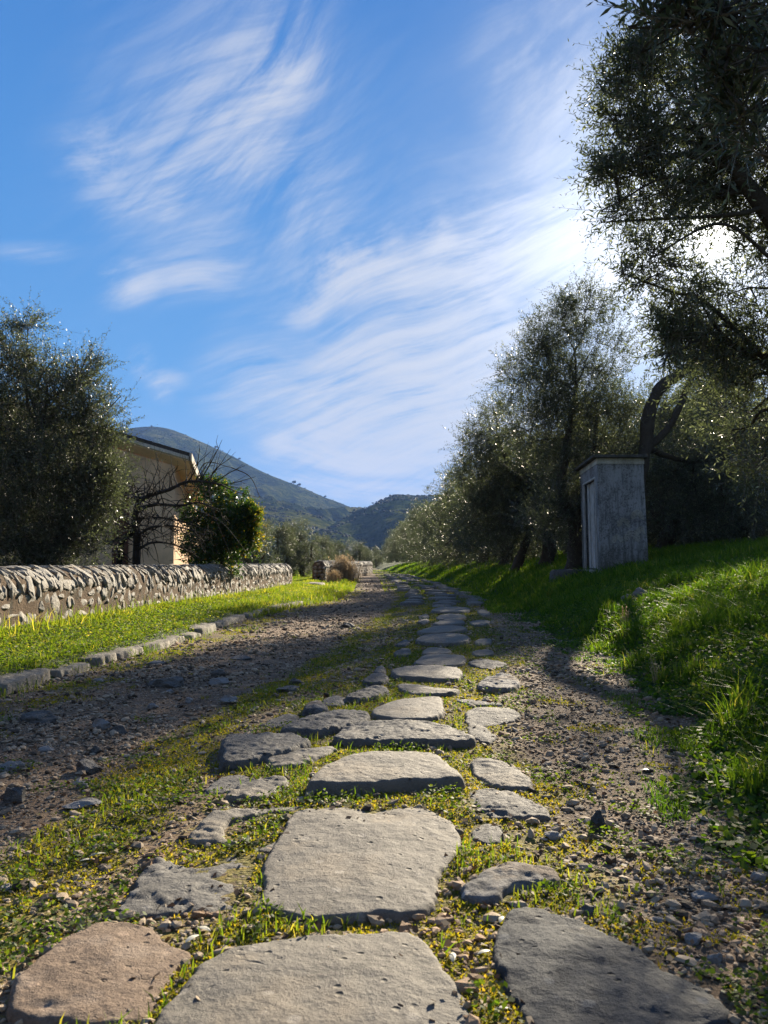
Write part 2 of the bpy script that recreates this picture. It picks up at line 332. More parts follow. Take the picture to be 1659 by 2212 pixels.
def groundmat():
    m, nt, out = newmat('ground_soil')
    v = nd(nt, 'ShaderNodeTexCoord').outputs['Object']
    g, ms = attr(nt, 'grassy'), attr(nt, 'mossy')
    n1 = noise(nt, 1.3, 8, .65, v); n2 = noise(nt, 14, 6, .7, v); n3 = noise(nt, 70, 5, .75, v)
    soil = rampn(nt, mth(nt, 'MULTIPLY_ADD', n2, .5, mth(nt, 'MULTIPLY', n1, .5)), [(.35, (.060, .040, .026)), (.5, (.165, .110, .068)), (.65, (.30, .20, .120))])
    vo = nd(nt, 'ShaderNodeTexVoronoi', {'Vector': v, 'Scale': 55.0})
    peb = nd(nt, 'ShaderNodeSeparateColor', {0: vo.outputs['Color']})
    pc = rampn(nt, peb.outputs[0], [(0, (.075, .062, .05)), (.5, (.19, .155, .12)), (1, (.36, .31, .25))])
    pm = nd(nt, 'ShaderNodeMapRange', {0: vo.outputs['Distance'], 1: .25, 2: .55, 3: 1.0, 4: 0.0}).outputs[0]
    pm = mth(nt, 'MULTIPLY', pm, nd(nt, 'ShaderNodeMapRange', {0: peb.outputs[1], 1: .35, 2: .45}).outputs[0])
    c = mixc(nt, mth(nt, 'MULTIPLY', pm, .85), soil, pc)
    mc = rampn(nt, n2, [(.35, (.05, .055, .012)), (.5, (.13, .12, .018)), (.65, (.24, .18, .03))])
    mm = nd(nt, 'ShaderNodeMapRange', {0: mth(nt, 'ADD', ms, mth(nt, 'MULTIPLY', mth(nt, 'SUBTRACT', mth(nt, 'ADD', n2, n3), 1.0), 1.1)), 1: .42, 2: .60}).outputs[0]
    c = mixc(nt, mth(nt, 'MULTIPLY', mm, .85), c, mc)
    gc_ = rampn(nt, n2, [(.3, (.022, .035, .010)), (.6, (.06, .085, .02))])
    gm = nd(nt, 'ShaderNodeMapRange', {0: mth(nt, 'ADD', g, mth(nt, 'MULTIPLY', mth(nt, 'SUBTRACT', n2, .5), .8)), 1: .40, 2: .62}).outputs[0]
    c = mixc(nt, gm, c, gc_)
    h = mth(nt, 'MULTIPLY_ADD', pm, .35, mth(nt, 'MULTIPLY_ADD', n3, .5, n2))
    p = nd(nt, 'ShaderNodeBsdfPrincipled', {'Base Color': c, 'Roughness': .9, 'Specular IOR Level': .2, 'Normal': bump(nt, h, .02)})
    nt.links.new(p.outputs[0], out.inputs[0]); return m
M['ground'] = groundmat()

# ---------------------------------------------------------------- terrain
def itp(tab): a = np.array(tab, float); return lambda y: np.interp(y, a[:, 0], a[:, 1])
XL = itp([(-10, -3.0), (5.45, -2.62), (7.4, -2.48), (9.7, -2.30), (12.9, -2.24), (16.3, -1.9), (19.2, -1.35), (25.5, -1.2), (38.8, -1.57), (103, -3.9), (400, -11)])
XR = itp([(-10, 1.0), (2.3, 1.12), (3.2, 1.28), (4.6, 1.62), (7.6, 2.0), (10, 1.95), (13, 2.2), (20, 2.6), (33, 2.6), (60, 2.0), (103, -1.0), (400, -8)])
XC = itp([(-10, -.15), (1.5, -.05), (2.45, 0), (4.63, .02), (6.6, .385), (10, .73), (13.5, 1.06), (20.7, 1.57), (33, 1.4), (50, 1.1), (78, .3), (103, -2.2), (400, -9)])
def HX(x, y, rel=True):
    x = np.asarray(x, float); y = np.asarray(y, float)
    w = fb2(x, y, .9, 3, 5) * .12
    tl = XL(y) - x + w * .3; tr = x - XR(y) + w
    z = np.zeros_like(x)
    z = z + .10 * sstep(tl / .22) + .06 * sstep((tl - .2) / 1.6)
    tt = np.maximum(tr, 0); fade = 1.0
    z = z + sstep(tr / .55) * (1.2 * (1 - np.exp(-tt / 3.6)) + .04 * np.minimum(tt, 8))
    c = x - XC(y)
    z = z - .035 * np.exp(-((c + 1.35) / .5) ** 2) + .012 * np.exp(-(c / .8) ** 2)      # wheel rut left of the paving
    z = z - .09 * sstep((y - 70) / 200)
    if rel:
        near = 1 / (1 + np.maximum(y, 0) / 40)
        z = z + .022 * fb2(x, y, 1.6, 4, 11) + .010 * fb2(x, y, 9, 3, 21) * near
        z = z + .05 * sstep(tt / 1.5) * fb2(x, y, 1.1, 3, 31)
    return z
def Hs(x, y): return float(HX(np.array([x]), np.array([y]))[0])
def gnd(px, py):
    d = ray(px, py); lo = None
    for t in np.geomspace(.8, 400, 500):
        p = np.array([0, 0, CAMZ]) + d / d[1] * t
        if p[2] < Hs(p[0], p[1]): return np.array([p[0], p[1], Hs(p[0], p[1])])
    return p
def masks(x, y):
    x = np.asarray(x, float); y = np.asarray(y, float)
    tl = XL(y) - x; tr = x - XR(y); c = x - XC(y)
    n = fb2(x, y, 1.2, 4, 41); n2 = fb2(x, y, 3.5, 3, 43)
    g = np.maximum(sstep((tl + .12 + .12 * n2) / .22), sstep((tr + .15 + .35 * n + .2 * n2) / .45))
    far = sstep((y - 11) / 12)
    mid = np.exp(-((c + .15) / (.75 + .5 * far)) ** 2)
    g = np.maximum(g, far * (.45 + .8 * n) * mid * 1.5)
    g = np.maximum(g, .42 * sstep((tr + .9) / .8) * (.8 + 1.2 * n))
    inpav = np.exp(-((c + .02) / .78) ** 4)
    mo = np.maximum(inpav * (.75 + .5 * n2), np.exp(-((c + .98) / .27) ** 2) * (.8 + .5 * n))
    mo = np.maximum(mo, np.exp(-((tl + .35) / .3) ** 2) * (.55 + .5 * n2))
    mo = np.maximum(mo, .26 * sstep((c - .5) / .3) * (.6 + 1.6 * n2))
    return np.clip(g, 0, 1), np.clip(mo, 0, 1)
def axis(start, end, base, rate, ref=0.0):
    out = [start]
    while out[-1] < end: out.append(out[-1] + max(base, rate * abs(out[-1] - ref)))
    return np.array(out)
ys = np.concatenate([np.arange(-12, .8, .4), axis(.8, 4600, .035, .017)])
xp = axis(0, 3600, .045, .034); xs = np.concatenate([-xp[::-1][:-1], xp])
GX, GY = np.meshgrid(xs, ys); GZ = HX(GX, GY); gM, mM = masks(GX, GY)
nx = len(xs); ny = len(ys)
i = np.arange(ny - 1)[:, None] * nx; j = np.arange(nx - 1)[None, :]
Fg = np.stack([i + j, i + j + 1, i + nx + j + 1, i + nx + j], -1).reshape(-1, 4)
Vg = np.stack([GX.ravel(), GY.ravel(), GZ.ravel()], 1)
ccx = Vg[Fg].mean(1); fx, fy = ccx[:, 0], ccx[:, 1]
road = (fx > XL(fy)) & (fx < XR(fy))
def sub(name, sel, label, cat):
    Fs = Fg[sel]; u, inv = np.unique(Fs, return_inverse=True)
    o = mk(name, Vg[u], [inv.reshape(Fs.shape)], M['ground'], attrs={'grassy': gM.ravel()[u], 'mossy': mM.ravel()[u]}, smooth=True)
    return tag(o, label, cat, kind='structure')
sub('road', road, 'rough gravel track with worn old paving down its middle', 'road')
sub('ground', ~road, 'grassy ground on both sides of the track', 'ground')

# ---------------------------------------------------------------- paving stones
def chaikin(P, it=2):
    P = np.asarray(P, float)
    for _ in range(it):
        Q = np.roll(P, -1, 0); P = np.stack([.75 * P + .25 * Q, .25 * P + .75 * Q], 1).reshape(-1, 2)
    return P
def inside(x, y, P):
    c = np.zeros(x.shape, bool); X, Y = P[:, 0], P[:, 1]; X2, Y2 = np.roll(X, -1), np.roll(Y, -1)
    for a, b, a2, b2 in zip(X, Y, X2, Y2):
        if b == b2: continue
        c ^= ((b > y) != (b2 > y)) & (x < (a2 - a) * (y - b) / (b2 - b) + a)
    return c
def sdist(x, y, P):
    best = np.full(x.shape, 1e9); Q = np.roll(P, -1, 0)
    for a, b in zip(P, Q):
        ab = b - a; L = ab @ ab + 1e-12; t = np.clip(((x - a[0]) * ab[0] + (y - a[1]) * ab[1]) / L, 0, 1)
        best = np.minimum(best, (x - a[0] - t * ab[0]) ** 2 + (y - a[1] - t * ab[1]) ** 2)
    d = np.sqrt(best); return np.where(inside(x, y, P), d, -d)
FOOT = []
def slab(name, P, zt, mat, label, cat, group=None, rough=.006, seed=0, w=.035, dome=.015, tint=.5, parent=None, edge=.012, layer=0.0, tilt=(0, 0)):
    """a stone whose top stands at height zt above the ground round it; P: plan outline in metres"""
    P = chaikin(P, 2); FOOT.append(P); c = P.mean(0); lo = P.min(0) - .02; hi = P.max(0) + .02
    Y = max(c[1], 1.2); r = min(max(.0075, Y * .0019), .05)
    X_, Y_ = np.meshgrid(np.arange(lo[0], hi[0] + r, r), np.arange(lo[1], hi[1] + r, r))
    d = sdist(X_, Y_, P) + edge * fb2(X_, Y_, 9, 3, seed + 3) + .25 * edge * fb2(X_, Y_, 40, 2, seed + 5)
    base = float(np.mean(HX(np.array([c[0]]), np.array([c[1]]), True)))
    e = np.clip(d / w, 0, 1); prof = np.sqrt(np.clip(1 - (1 - e) ** 2.2, 0, 1))
    zb = base - .09
    top = base + zt - dome + dome * np.clip(d / .22, 0, 1) ** .7
    f = fb2(X_ + seed, Y_, 5, 5, seed, .55); f2 = fb2(X_, Y_ + seed, 22, 4, seed + 9, .6)
    top = top + rough * (1.6 * f + .8 * f2) + tilt[0] * (X_ - c[0]) + tilt[1] * (Y_ - c[1])
    if layer:                                                # split, layered tops
        q = (f * 2.2 + (X_ * .6 + Y_ * 1.2) * 3); st_ = np.abs(((q * 1.3) % 1) - .5) * 2
        top = top - layer * (st_ ** 2) - layer * .6 * np.clip(fb2(X_, Y_, 14, 3, seed + 33), 0, 1)
    Z = zb + (top - zb) * prof
    ok = d > -.004
    n_ = X_.shape[1]; idx = np.arange(X_.size).reshape(X_.shape)
    q = np.stack([idx[:-1, :-1], idx[:-1, 1:], idx[1:, 1:], idx[1:, :-1]], -1).reshape(-1, 4)
    q = q[ok.ravel()[q].any(1)]
    u, inv = np.unique(q, return_inverse=True)
    V = np.stack([X_.ravel()[u], Y_.ravel()[u], Z.ravel()[u]], 1)
    org = np.array([c[0], c[1], base]); V = V - org
    o = mk(name, V, [inv.reshape(q.shape)], M[mat], parent, tint=np.full(len(V), tint), smooth=True)
    o.location = org; return tag(o, label, cat, group)
def pxpoly(pts, zt): return np.array([at_z(a, b, zt)[:2] for a, b in pts])
ST = [
 # outline px, height, material, rough, layer, tint, label
 ([(310,2290),(320,2212),(415,2098),(475,2053),(550,2033),(650,2018),(800,2013),(884,2003),(914,2028),(949,2078),(989,2138),(1029,2212),(1050,2300),(700,2350)], .05, 'basalt', .004, 0, .5, 'large smooth paving slab cut off by the bottom edge of the photo'),
 ([(600,1813),(625,1768),(640,1752),(720,1748),(800,1750),(915,1745),(949,1766),(984,1788),(996,1813),(979,1853),(947,1883),(949,1913),(934,1958),(860,1973),(820,1965),(750,1974),(670,1981),(600,1963),(565,1945),(572,1893),(570,1866)], .05, 'basalt', .004, 0, .56, 'big flat squarish paving stone with small pits, second up the middle from the bottom'),
 ([(215,1984),(280,1989),(340,1998),(355,2029),(405,2045),(380,2078),(340,2118),(320,2154),(280,2188),(200,2193),(90,2183),(35,2168),(33,2128),(55,2083),(135,2023),(180,1998)], .045, 'tan', .008, .004, .6, 'rough pinkish tan stone in the bottom left corner'),
 ([(345,1841),(390,1851),(410,1863),(465,1856),(480,1838),(555,1838),(540,1878),(520,1918),(500,1948),(450,1963),(380,1958),(310,1958),(255,1951),(265,1933),(290,1903),(305,1868)], .04, 'basalt_rough', .010, .012, .5, 'rough grey stone just left of the big squarish slab'),
 ([(402,1790),(425,1765),(460,1745),(550,1735),(670,1730),(635,1745),(550,1752),(500,1767),(485,1782),(530,1812),(450,1805),(400,1802)], .05, 'basalt', .008, .005, .45, 'crescent shaped stone curling round a tuft of green weeds'),
 ([(1099,1974),(1129,1964),(1189,1969),(1244,1989),(1299,2009),(1369,2044),(1429,2084),(1489,2114),(1539,2149),(1564,2169),(1554,2194),(1480,2220),(1330,2245),(1180,2235),(1124,2159),(1084,2079),(1077,2029)], .06, 'basalt_shade', .009, .006, .5, 'large dark wedge shaped slab in the bottom right with a shaded near edge'),
 ([(1002,1904),(1029,1879),(1079,1854),(1154,1859),(1199,1866),(1217,1894),(1154,1900),(1109,1905),(1089,1930),(1039,1932),(1004,1924)], .06, 'limestone', .012, .01, .35, 'pale broken stone with a ragged top, right of the squarish slab'),
 ([(1019,1700),(1060,1697),(1104,1700),(1139,1720),(1179,1740),(1187,1755),(1149,1760),(1079,1762),(1044,1750),(1010,1725)], .045, 'basalt_rough', .012, .016, .62, 'splintered layered stone with yellow moss at its left corner'),
 ([(1012,1635),(1054,1635),(1094,1640),(1129,1660),(1154,1680),(1150,1692),(1109,1695),(1074,1688),(1029,1675),(1014,1655)], .06, 'basalt', .008, .006, .5, 'sloping stone right of the long humped slab'),
 ([(655,1690),(675,1665),(715,1645),(765,1625),(829,1620),(929,1622),(960,1635),(1000,1670),(997,1680),(929,1682),(830,1690),(700,1695)], .11, 'basalt', .005, 0, .55, 'long humped slab with a thick dark shaded front edge'),
 ([(725,1595),(750,1570),(780,1560),(829,1557),(905,1555),(955,1565),(995,1577),(1025,1594),(955,1597),(830,1596)], .08, 'basalt_rough', .010, .012, .6, 'long ridged stone spanning the paving behind the humped slab'),
 ([(795,1540),(820,1518),(880,1507),(950,1502),(960,1520),(962,1540),(930,1550),(870,1552),(830,1547)], .07, 'basalt', .003, 0, .85, 'smooth pale stone catching the sun, shaped like a fan'),  # high tint puts some of the sunlight into this stone's colour
 ([(1007,1527),(1054,1524),(1109,1527),(1127,1540),(1110,1552),(1064,1560),(1030,1565),(1005,1555)], .05, 'basalt_rough', .008, .006, .5, 'dark rounded stone right of the pale fan shaped one'),
 ([(855,1475),(880,1472),(930,1480),(1000,1487),(980,1497),(895,1497),(860,1487)], .06, 'basalt', .006, .004, .6, 'thin curved stone just behind the pale fan shaped one'),
 ([(850,1442),(905,1437),(980,1440),(1000,1450),(995,1466),(965,1467),(890,1463),(847,1459)], .075, 'basalt', .004, 0, .6, 'wide smooth stone with a bright top, in front of the pair at the shadow edge'),
 ([(905,1418),(930,1411),(995,1412),(1010,1420),(1000,1434),(930,1436),(890,1432)], .07, 'basalt', .004, 0, .55, 'grey stone just beyond the shadow edge, nearer of the two touching'),
 ([(905,1412),(917,1399),(939,1395.5),(969,1399.6),(977,1406),(960,1411)], .07, 'basalt', .004, 0, .45, 'small domed stone at the edge of the tree shadow'),
 ([(895,1386),(905,1374),(939,1368),(1003,1369),(1017,1377),(1009,1386),(959,1390)], .08, 'basalt', .004, 0, .45, 'first wide dark stone lying fully in the tree shadow'),
 ([(895,1367),(919,1357),(949,1351),(999,1353),(1013,1359),(979,1365),(939,1368)], .08, 'basalt', .004, 0, .7, 'shaded stone with a pale blue sheen, long and pointed at its left'),
 ([(930,1349),(949,1341),(969,1337),(999,1339),(1008,1347),(969,1351)], .07, 'basalt', .004, 0, .5, 'narrow shaded stone behind the pointed bluish one'),
 ([(937,1337),(951,1326),(999,1326),(1013,1333),(979,1338)], .07, 'basalt', .004, 0, .5, 'shaded stone, third beyond the pointed bluish one'),
 ([(925,1320),(949,1311),(999,1311),(1019,1315),(1009,1322),(959,1322)], .07, 'basalt', .004, 0, .6, 'wide shaded stone two rows in front of the sunlit far stone'),
 ([(1013,1340),(1051,1337),(1065,1343),(1039,1350),(1015,1347)], .06, 'basalt', .004, 0, .45, 'shaded side stone on the right beside the narrow one'),
 ([(1027,1317),(1049,1315),(1067,1327),(1039,1330)], .05, 'basalt', .004, 0, .45, 'flat shaded side stone farthest to the right of the paving'),
 ([(945,1293),(960,1287),(978,1286),(988,1291),(969,1296)], .06, 'basalt', .003, 0, .95, 'far stone lit bright in the strip of sun between two shadows'),  # lightest tint of all: the strip of sun is partly painted in
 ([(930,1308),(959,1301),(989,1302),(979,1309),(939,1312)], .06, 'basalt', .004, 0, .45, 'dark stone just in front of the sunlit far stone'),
 ([(897,1334),(915,1325),(929,1327),(927,1336)], .05, 'basalt_rough', .006, 0, .4, 'small shaded stone at the left edge, upper of the two there'),
 ([(897,1346),(911,1338),(929,1339),(925,1348)], .05, 'basalt_rough', .006, 0, .4, 'small shaded stone at the left edge, lower of the two there'),
 ([(850,1392),(862,1383),(877,1377),(889,1382),(881,1391)], .06, 'basalt_rough', .010, .01, .4, 'knobbly shaded stone left of the first wide dark stone'),
 ([(844,1411),(862,1398),(889,1399),(891,1407),(871,1414)], .06, 'basalt_rough', .010, .01, .4, 'dark side stone left of the small domed stone'),
 ([(802,1444),(814,1434),(834,1433),(836,1446),(812,1453)], .09, 'basalt_rough', .014, .01, .6, 'jagged upright bluish stone at the left of the wide bright stone'),
 ([(776,1471),(798,1455),(832,1452),(842,1464),(818,1473)], .08, 'basalt_rough', .012, .012, .4, 'dark layered stone left of the wide bright stone'),
 ([(478,1610),(485,1583),(505,1580),(600,1574),(640,1582),(675,1592),(610,1612),(555,1625),(500,1632),(480,1630)], .10, 'basalt_rough', .011, .008, .45, 'blocky dark stone standing highest at the left edge of the paving'),
 ([(605,1567),(640,1552),(700,1534),(750,1530),(797,1537),(790,1550),(740,1566),(680,1574),(640,1572)], .09, 'basalt_rough', .012, .01, .45, 'long dark ridged stone reaching left from the pale fan shaped one'),
 ([(645,1528),(660,1514),(685,1509),(705,1515),(716,1528),(680,1530)], .09, 'limestone', .012, .008, .25, 'small rounded pale stone at the left behind the dark ridged one'),
 ([(740,1503),(770,1485),(810,1476),(835,1480),(842,1490),(790,1505)], .09, 'basalt_rough', .012, .012, .4, 'dark cracked stone with green weeds in front, left side'),
 ([(565,1630),(600,1620),(700,1607),(730,1610),(710,1625),(660,1645),(590,1655)], .05, 'basalt', .007, .006, .55, 'low flat stone in front of the blocky dark one'),
 ([(475,1714),(500,1690),(550,1674),(615,1665),(634,1680),(600,1695),(575,1710),(520,1716)], .065, 'basalt', .010, .008, .5, 'rounded stone with a notch, lit on top, at the left below the humped slab'),
 ([(1029,1476),(1049,1460),(1079,1450),(1110,1458),(1126,1470),(1110,1478),(1069,1484)], .08, 'limestone', .015, .014, .4, 'whitish jagged stone poking up at the right edge of the paving'),
 ([(975,1503),(1030,1505),(1088,1513),(1080,1520),(1005,1516)], .04, 'limestone', .008, .006, .3, 'thin light sliver of stone between the fan shaped and rounded stones'),
 ([(1013,1406),(1060,1401),(1072,1412),(1030,1418)], .05, 'basalt_rough', .008, .006, .45, 'brownish side stone just right of the shadow edge'),
 ([(1005,1426),(1060,1424),(1098,1431),(1085,1439),(1030,1442)], .045, 'basalt_rough', .010, .008, .45, 'worn low side stone right of the two touching slabs'),
 ([(1020,1384),(1040,1374),(1070,1378),(1060,1388),(1030,1391)], .05, 'basalt', .006, 0, .4, 'shaded side stone right of the first wide dark stone'),
 ([(655,1850),(640,1800),(560,1822),(548,1836)][::-1], .03, 'basalt_rough', .006, .003, .4, 'small dark sliver of stone wedged left of the squarish slab'),
 ([(430,1700),(470,1668),(530,1662),(560,1676),(520,1690),(480,1706)], .035, 'basalt_rough', .007, .004, .5, 'low grey broken slab at the left, just beyond the notched stone'),
 ([(560,1560),(600,1540),(640,1536),(650,1552),(600,1566)], .04, 'basalt_rough', .008, .005, .35, 'dark broken slab at the left edge beside the long ridged stone'),
 ([(1012,1560),(1050,1568),(1075,1590),(1060,1606),(1030,1600),(1008,1584)], .035, 'basalt_rough', .007, .004, .45, 'small flat stone right of the long ridged stone'),
 ([(1020,1780),(1060,1772),(1100,1790),(1090,1815),(1040,1822),(1012,1805)], .03, 'basalt_rough', .007, .004, .4, 'half buried grey stone between the squarish slab and the right gravel'),
 ([(690,1512),(720,1500),(752,1506),(748,1520),(705,1524)], .04, 'basalt_rough', .008, .005, .5, 'small stone between the rounded pale stone and the fan shaped one'),
]
for k, (pts, zt, mat, rg, ly, tn, lab) in enumerate(ST):
    zt *= (.44 if k in (0, 1, 5) else .58); rg *= (1.3 if mat == 'basalt' else .75); ly *= .55; PP = pxpoly(pts, zt); PP = PP.mean(0) + (PP - PP.mean(0)) * (1.06 if mat == 'basalt' else 1.13)
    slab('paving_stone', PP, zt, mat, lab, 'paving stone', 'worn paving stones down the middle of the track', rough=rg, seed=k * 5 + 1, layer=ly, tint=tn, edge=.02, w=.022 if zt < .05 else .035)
r_ = np.random.default_rng(5); y = 17.0; kk = 0
while y < 60:                                                # the paving going on into the distance
    for c in (-.62, 0, .6):
        if r_.random() < .15: continue
        w_ = r_.uniform(.55, .85) * (1 if c == 0 else .8); l_ = r_.uniform(.6, 1.0)
        a = np.sort(r_.uniform(0, 2 * math.pi, 9)); cx_, cy_ = XC(y) + c * 1.1 + r_.normal(0, .06), y + r_.normal(0, .12)
        P = np.stack([cx_ + w_ / 2 * np.cos(a) * r_.uniform(.85, 1.1, 9), cy_ + l_ / 2 * np.sin(a) * r_.uniform(.85, 1.1, 9)], 1)
        slab('paving_stone', P, r_.uniform(.05, .09), 'basalt', 'low bluish paving stone in the distant stretch of paving by the olive row', 'paving stone', 'distant paving stones', seed=300 + kk, tint=r_.uniform(.35, .65), dome=.02); kk += 1
    y += r_.uniform(.75, 1.0) * (1 + max(0, y - 25) * .03)

# ---------------------------------------------------------------- kerb stones
KB = [(-75, 14, 1487), (16, 138, 1462), (141, 214, 1440), (217, 263, 1424), (266, 323, 1402), (326, 412, 1376), (415, 438, 1362), (441, 478, 1352), (481, 538, 1335), (541, 594, 1318), (598, 630, 1307), (634, 664, 1299)]
KL = ['kerb stone cut off by the left edge of the photo', 'long flat topped kerb stone nearest the left edge, whole', 'rough kerb block after the long flat topped one', 'short knobbly kerb stone with an upright face', 'kerb stone with weeds below, left of the long middle one', 'longest kerb stone about midway along the verge', 'tiny kerb stone beside the longest one', 'short kerb stone two past the longest one', 'flat kerb stone with a dark cracked front', 'kerb stone half overgrown where the verge narrows', 'small far kerb stone next to last in the line', 'last kerb stone, almost lost in the grass']
_yk = np.linspace(3.4, 22, 3000); _pk = CX + F * (XL(_yk) + .06) / _yk
def kerb_y(px): return float(np.interp(px, _pk, _yk))
for k, ((a, b, yb), lab) in enumerate(zip(KB, KL)):
    sl_ = -.16
    A = at_z(a, yb + 13 - 0 * a, .0); B = at_z(b, yb + 13 + sl_ * (b - a), .0)
    ya, yb2 = A[1], B[1]
    xa, xb = XL(ya) + .05, XL(yb2) + .05
    y0, y1 = min(ya, yb2), max(ya, yb2)
    y0, y1 = kerb_y(a), kerb_y(b)
    r2 = np.random.default_rng(k + 50); dp = r2.uniform(.24, .34); t = np.linspace(0, 1, 6)
    fr = np.stack([XL(y0 + (y1 - y0) * t) + .06 + r2.normal(0, .018, 6), y0 + .002 + (y1 - y0 - .004) * t], 1)
    bk = fr[::-1] - np.array([dp, 0]) + np.stack([r2.normal(0, .02, 6), np.zeros(6)], 1)
    fr[0, 0] -= .03; fr[-1, 0] -= .03; P = np.vstack([fr, bk])
    slab('kerb_stone', P, .085 + r2.uniform(-.025, .015), 'kerb', lab, 'kerb stone', 'kerb stones along the left verge', rough=.012, seed=k * 7 + 400, w=.022, dome=.012, edge=.022, tint=r2.uniform(.35, .7))
# kerb stones sit on road level: lift handled by slab base, sink a little
for o in [o for o in sc.objects if o.name.startswith('kerb_stone')]: o.location.z = Hs(XL(o.location.y) + .15, o.location.y) + .0

# ---------------------------------------------------------------- loose rocks
def rock(px, py, w, h, mat, label, seed, flat=1.0, yaw=None, cat='rock', name='loose_rock', group='loose rocks lying on the track', tint=.5, sub_=3):
    p = gnd(px, py); s = w / F * p[1] / 2; hz = h / F * p[1]
    V, Fc = rock_shape(sub_, seed, .35, 9); r2 = np.random.default_rng(seed)
    V = V / np.abs(V).max(0) * np.array([s, s * r2.uniform(.6, .9) * flat, hz * .75]); a = r2.uniform(-.5, .5) if yaw is None else yaw
    V = V @ np.array([[math.cos(a), math.sin(a), 0], [-math.sin(a), math.cos(a), 0], [0, 0, 1]])
    V[:, 2] += hz * .22
    o = mk(name, V, [Fc], M[mat], tint=np.full(len(V), tint), smooth=False); o.location = p
    FOOT.append(p[:2] + np.array([[-s, -s * .6], [s, -s * .6], [s, s * .6], [-s, s * .6]]) * .8)
    return tag(o, label, cat, group)
RK = [
 (217,1578,48,26,'limestone','whitish two lobed rock in the shade on the left of the track',.75), (258,1583,46,18,'basalt_rough','dark rock touching the whitish two lobed one',.4),
 (190,1668,62,26,'basalt_rough','dark blue rock at the lower left of the shaded gravel',.45), (25,1668,64,20,'limestone','pale bluish flat rock touching the left edge of the photo',.7),
 (177,1705,32,14,'limestone','small pale rock below the dark blue one',.6), (34,1735,60,30,'basalt_rough','dark brown rock near the left edge below the pale flat one',.35),
 (207,1630,32,18,'basalt_rough','small dark rock between the two lobed and the dark blue rocks',.3), (330,1530,26,11,'limestone','small light grey rock in mid track shade',.6),
 (407,1521,20,12,'limestone','small pale pebble sized rock left of the bluish flat rock',.65), (495,1520,42,18,'limestone','light angular rock nearest the moss strip',.7),
 (625,1496,60,18,'basalt_rough','flat grey rock at the edge of the moss strip',.6), (640,1478,34,12,'basalt_rough','little dark rock just behind the flat grey one',.4),
 (475,1480,48,16,'limestone','bluish flat rock in the middle of the left track',.6), (358,1482,76,20,'basalt_rough','low dark mound of rock in the sunny part of the track',.45),
 (365,1500,22,8,'limestone','tiny bright rock under the low dark mound',.8), (470,1462,36,14,'basalt_rough','brown rock in the sun near the shadow edge',.5),
 (82,1560,80,22,'basalt_rough','broad dark low rock in the shaded left of the track',.45), (752,1357,34,11,'basalt_rough','dark flat rock alone in the sunny far track',.3),
 (520,1425,56,12,'basalt_rough','half buried long dark rock in the sun past the mound',.5), (340,1438,44,12,'limestone','light rock near the kerb in the sun',.5),
 (215,1475,26,9,'limestone','small pale rock close to the kerb foot',.6), (100,1622,34,12,'limestone','pale rock lying between dark ones at the left',.6),
 (180,1745,86,14,'limestone','long flat pale rock flush with the gravel at the lower left',.55), (15,1930,34,12,'limestone','flat pale stone by the left edge beside the moss',.7),
 (1294,1795,36,42,'basalt_rough','dark upright rock with a light cap in the right hand weeds',.25), (1199,1812,50,16,'limestone','light flat rock among weeds right of the paving',.7),
 (1499,2036,46,20,'limestone','oval pale cobble on the right gravel',.8), (1546,2084,36,18,'limestone','pinkish cobble below the oval pale one on the right',.55),
 (1524,1945,60,18,'limestone','slanting light cobble on the right gravel',.65), (1424,1992,30,12,'limestone','small round white cobble beside the big dark slab',.85),
 (1640,1910,36,18,'limestone','pale bluish cobble at the right edge of the photo',.6), (1265,1978,46,22,'basalt_rough','dark cobble touching the top of the big dark slab',.4),
]
for k, (a, b, w, h, m_, lab, tn) in enumerate(RK): rock(a, b, w, h, m_, lab, 900 + k * 3, tint=tn)
rock(1352, 1302, 50, 18, 'limestone', 'pale flat stone slab lying in the grass below the concrete cabin', 1301, name='loose_rock', group='rocks in the right bank', tint=.5)
rock(1385, 1298, 40, 30, 'limestone', 'grey blue stone slab tipped up in the grass below the cabin', 1304, name='loose_rock', group='rocks in the right bank', tint=.5)
BOXES = [(f.min(0), f.max(0), f) for f in FOOT]
def on_stone(x, y, shrink=0.0):
    r = np.zeros(x.shape, bool)
    for lo, hi, P in BOXES:
        s = (x > lo[0]) & (x < hi[0]) & (y > lo[1]) & (y < hi[1])
        if s.any():
            c = P.mean(0); ii = np.where(s)[0]; r[ii] |= inside(x[ii], y[ii], c + (P - c) * (1 - shrink))
    return r

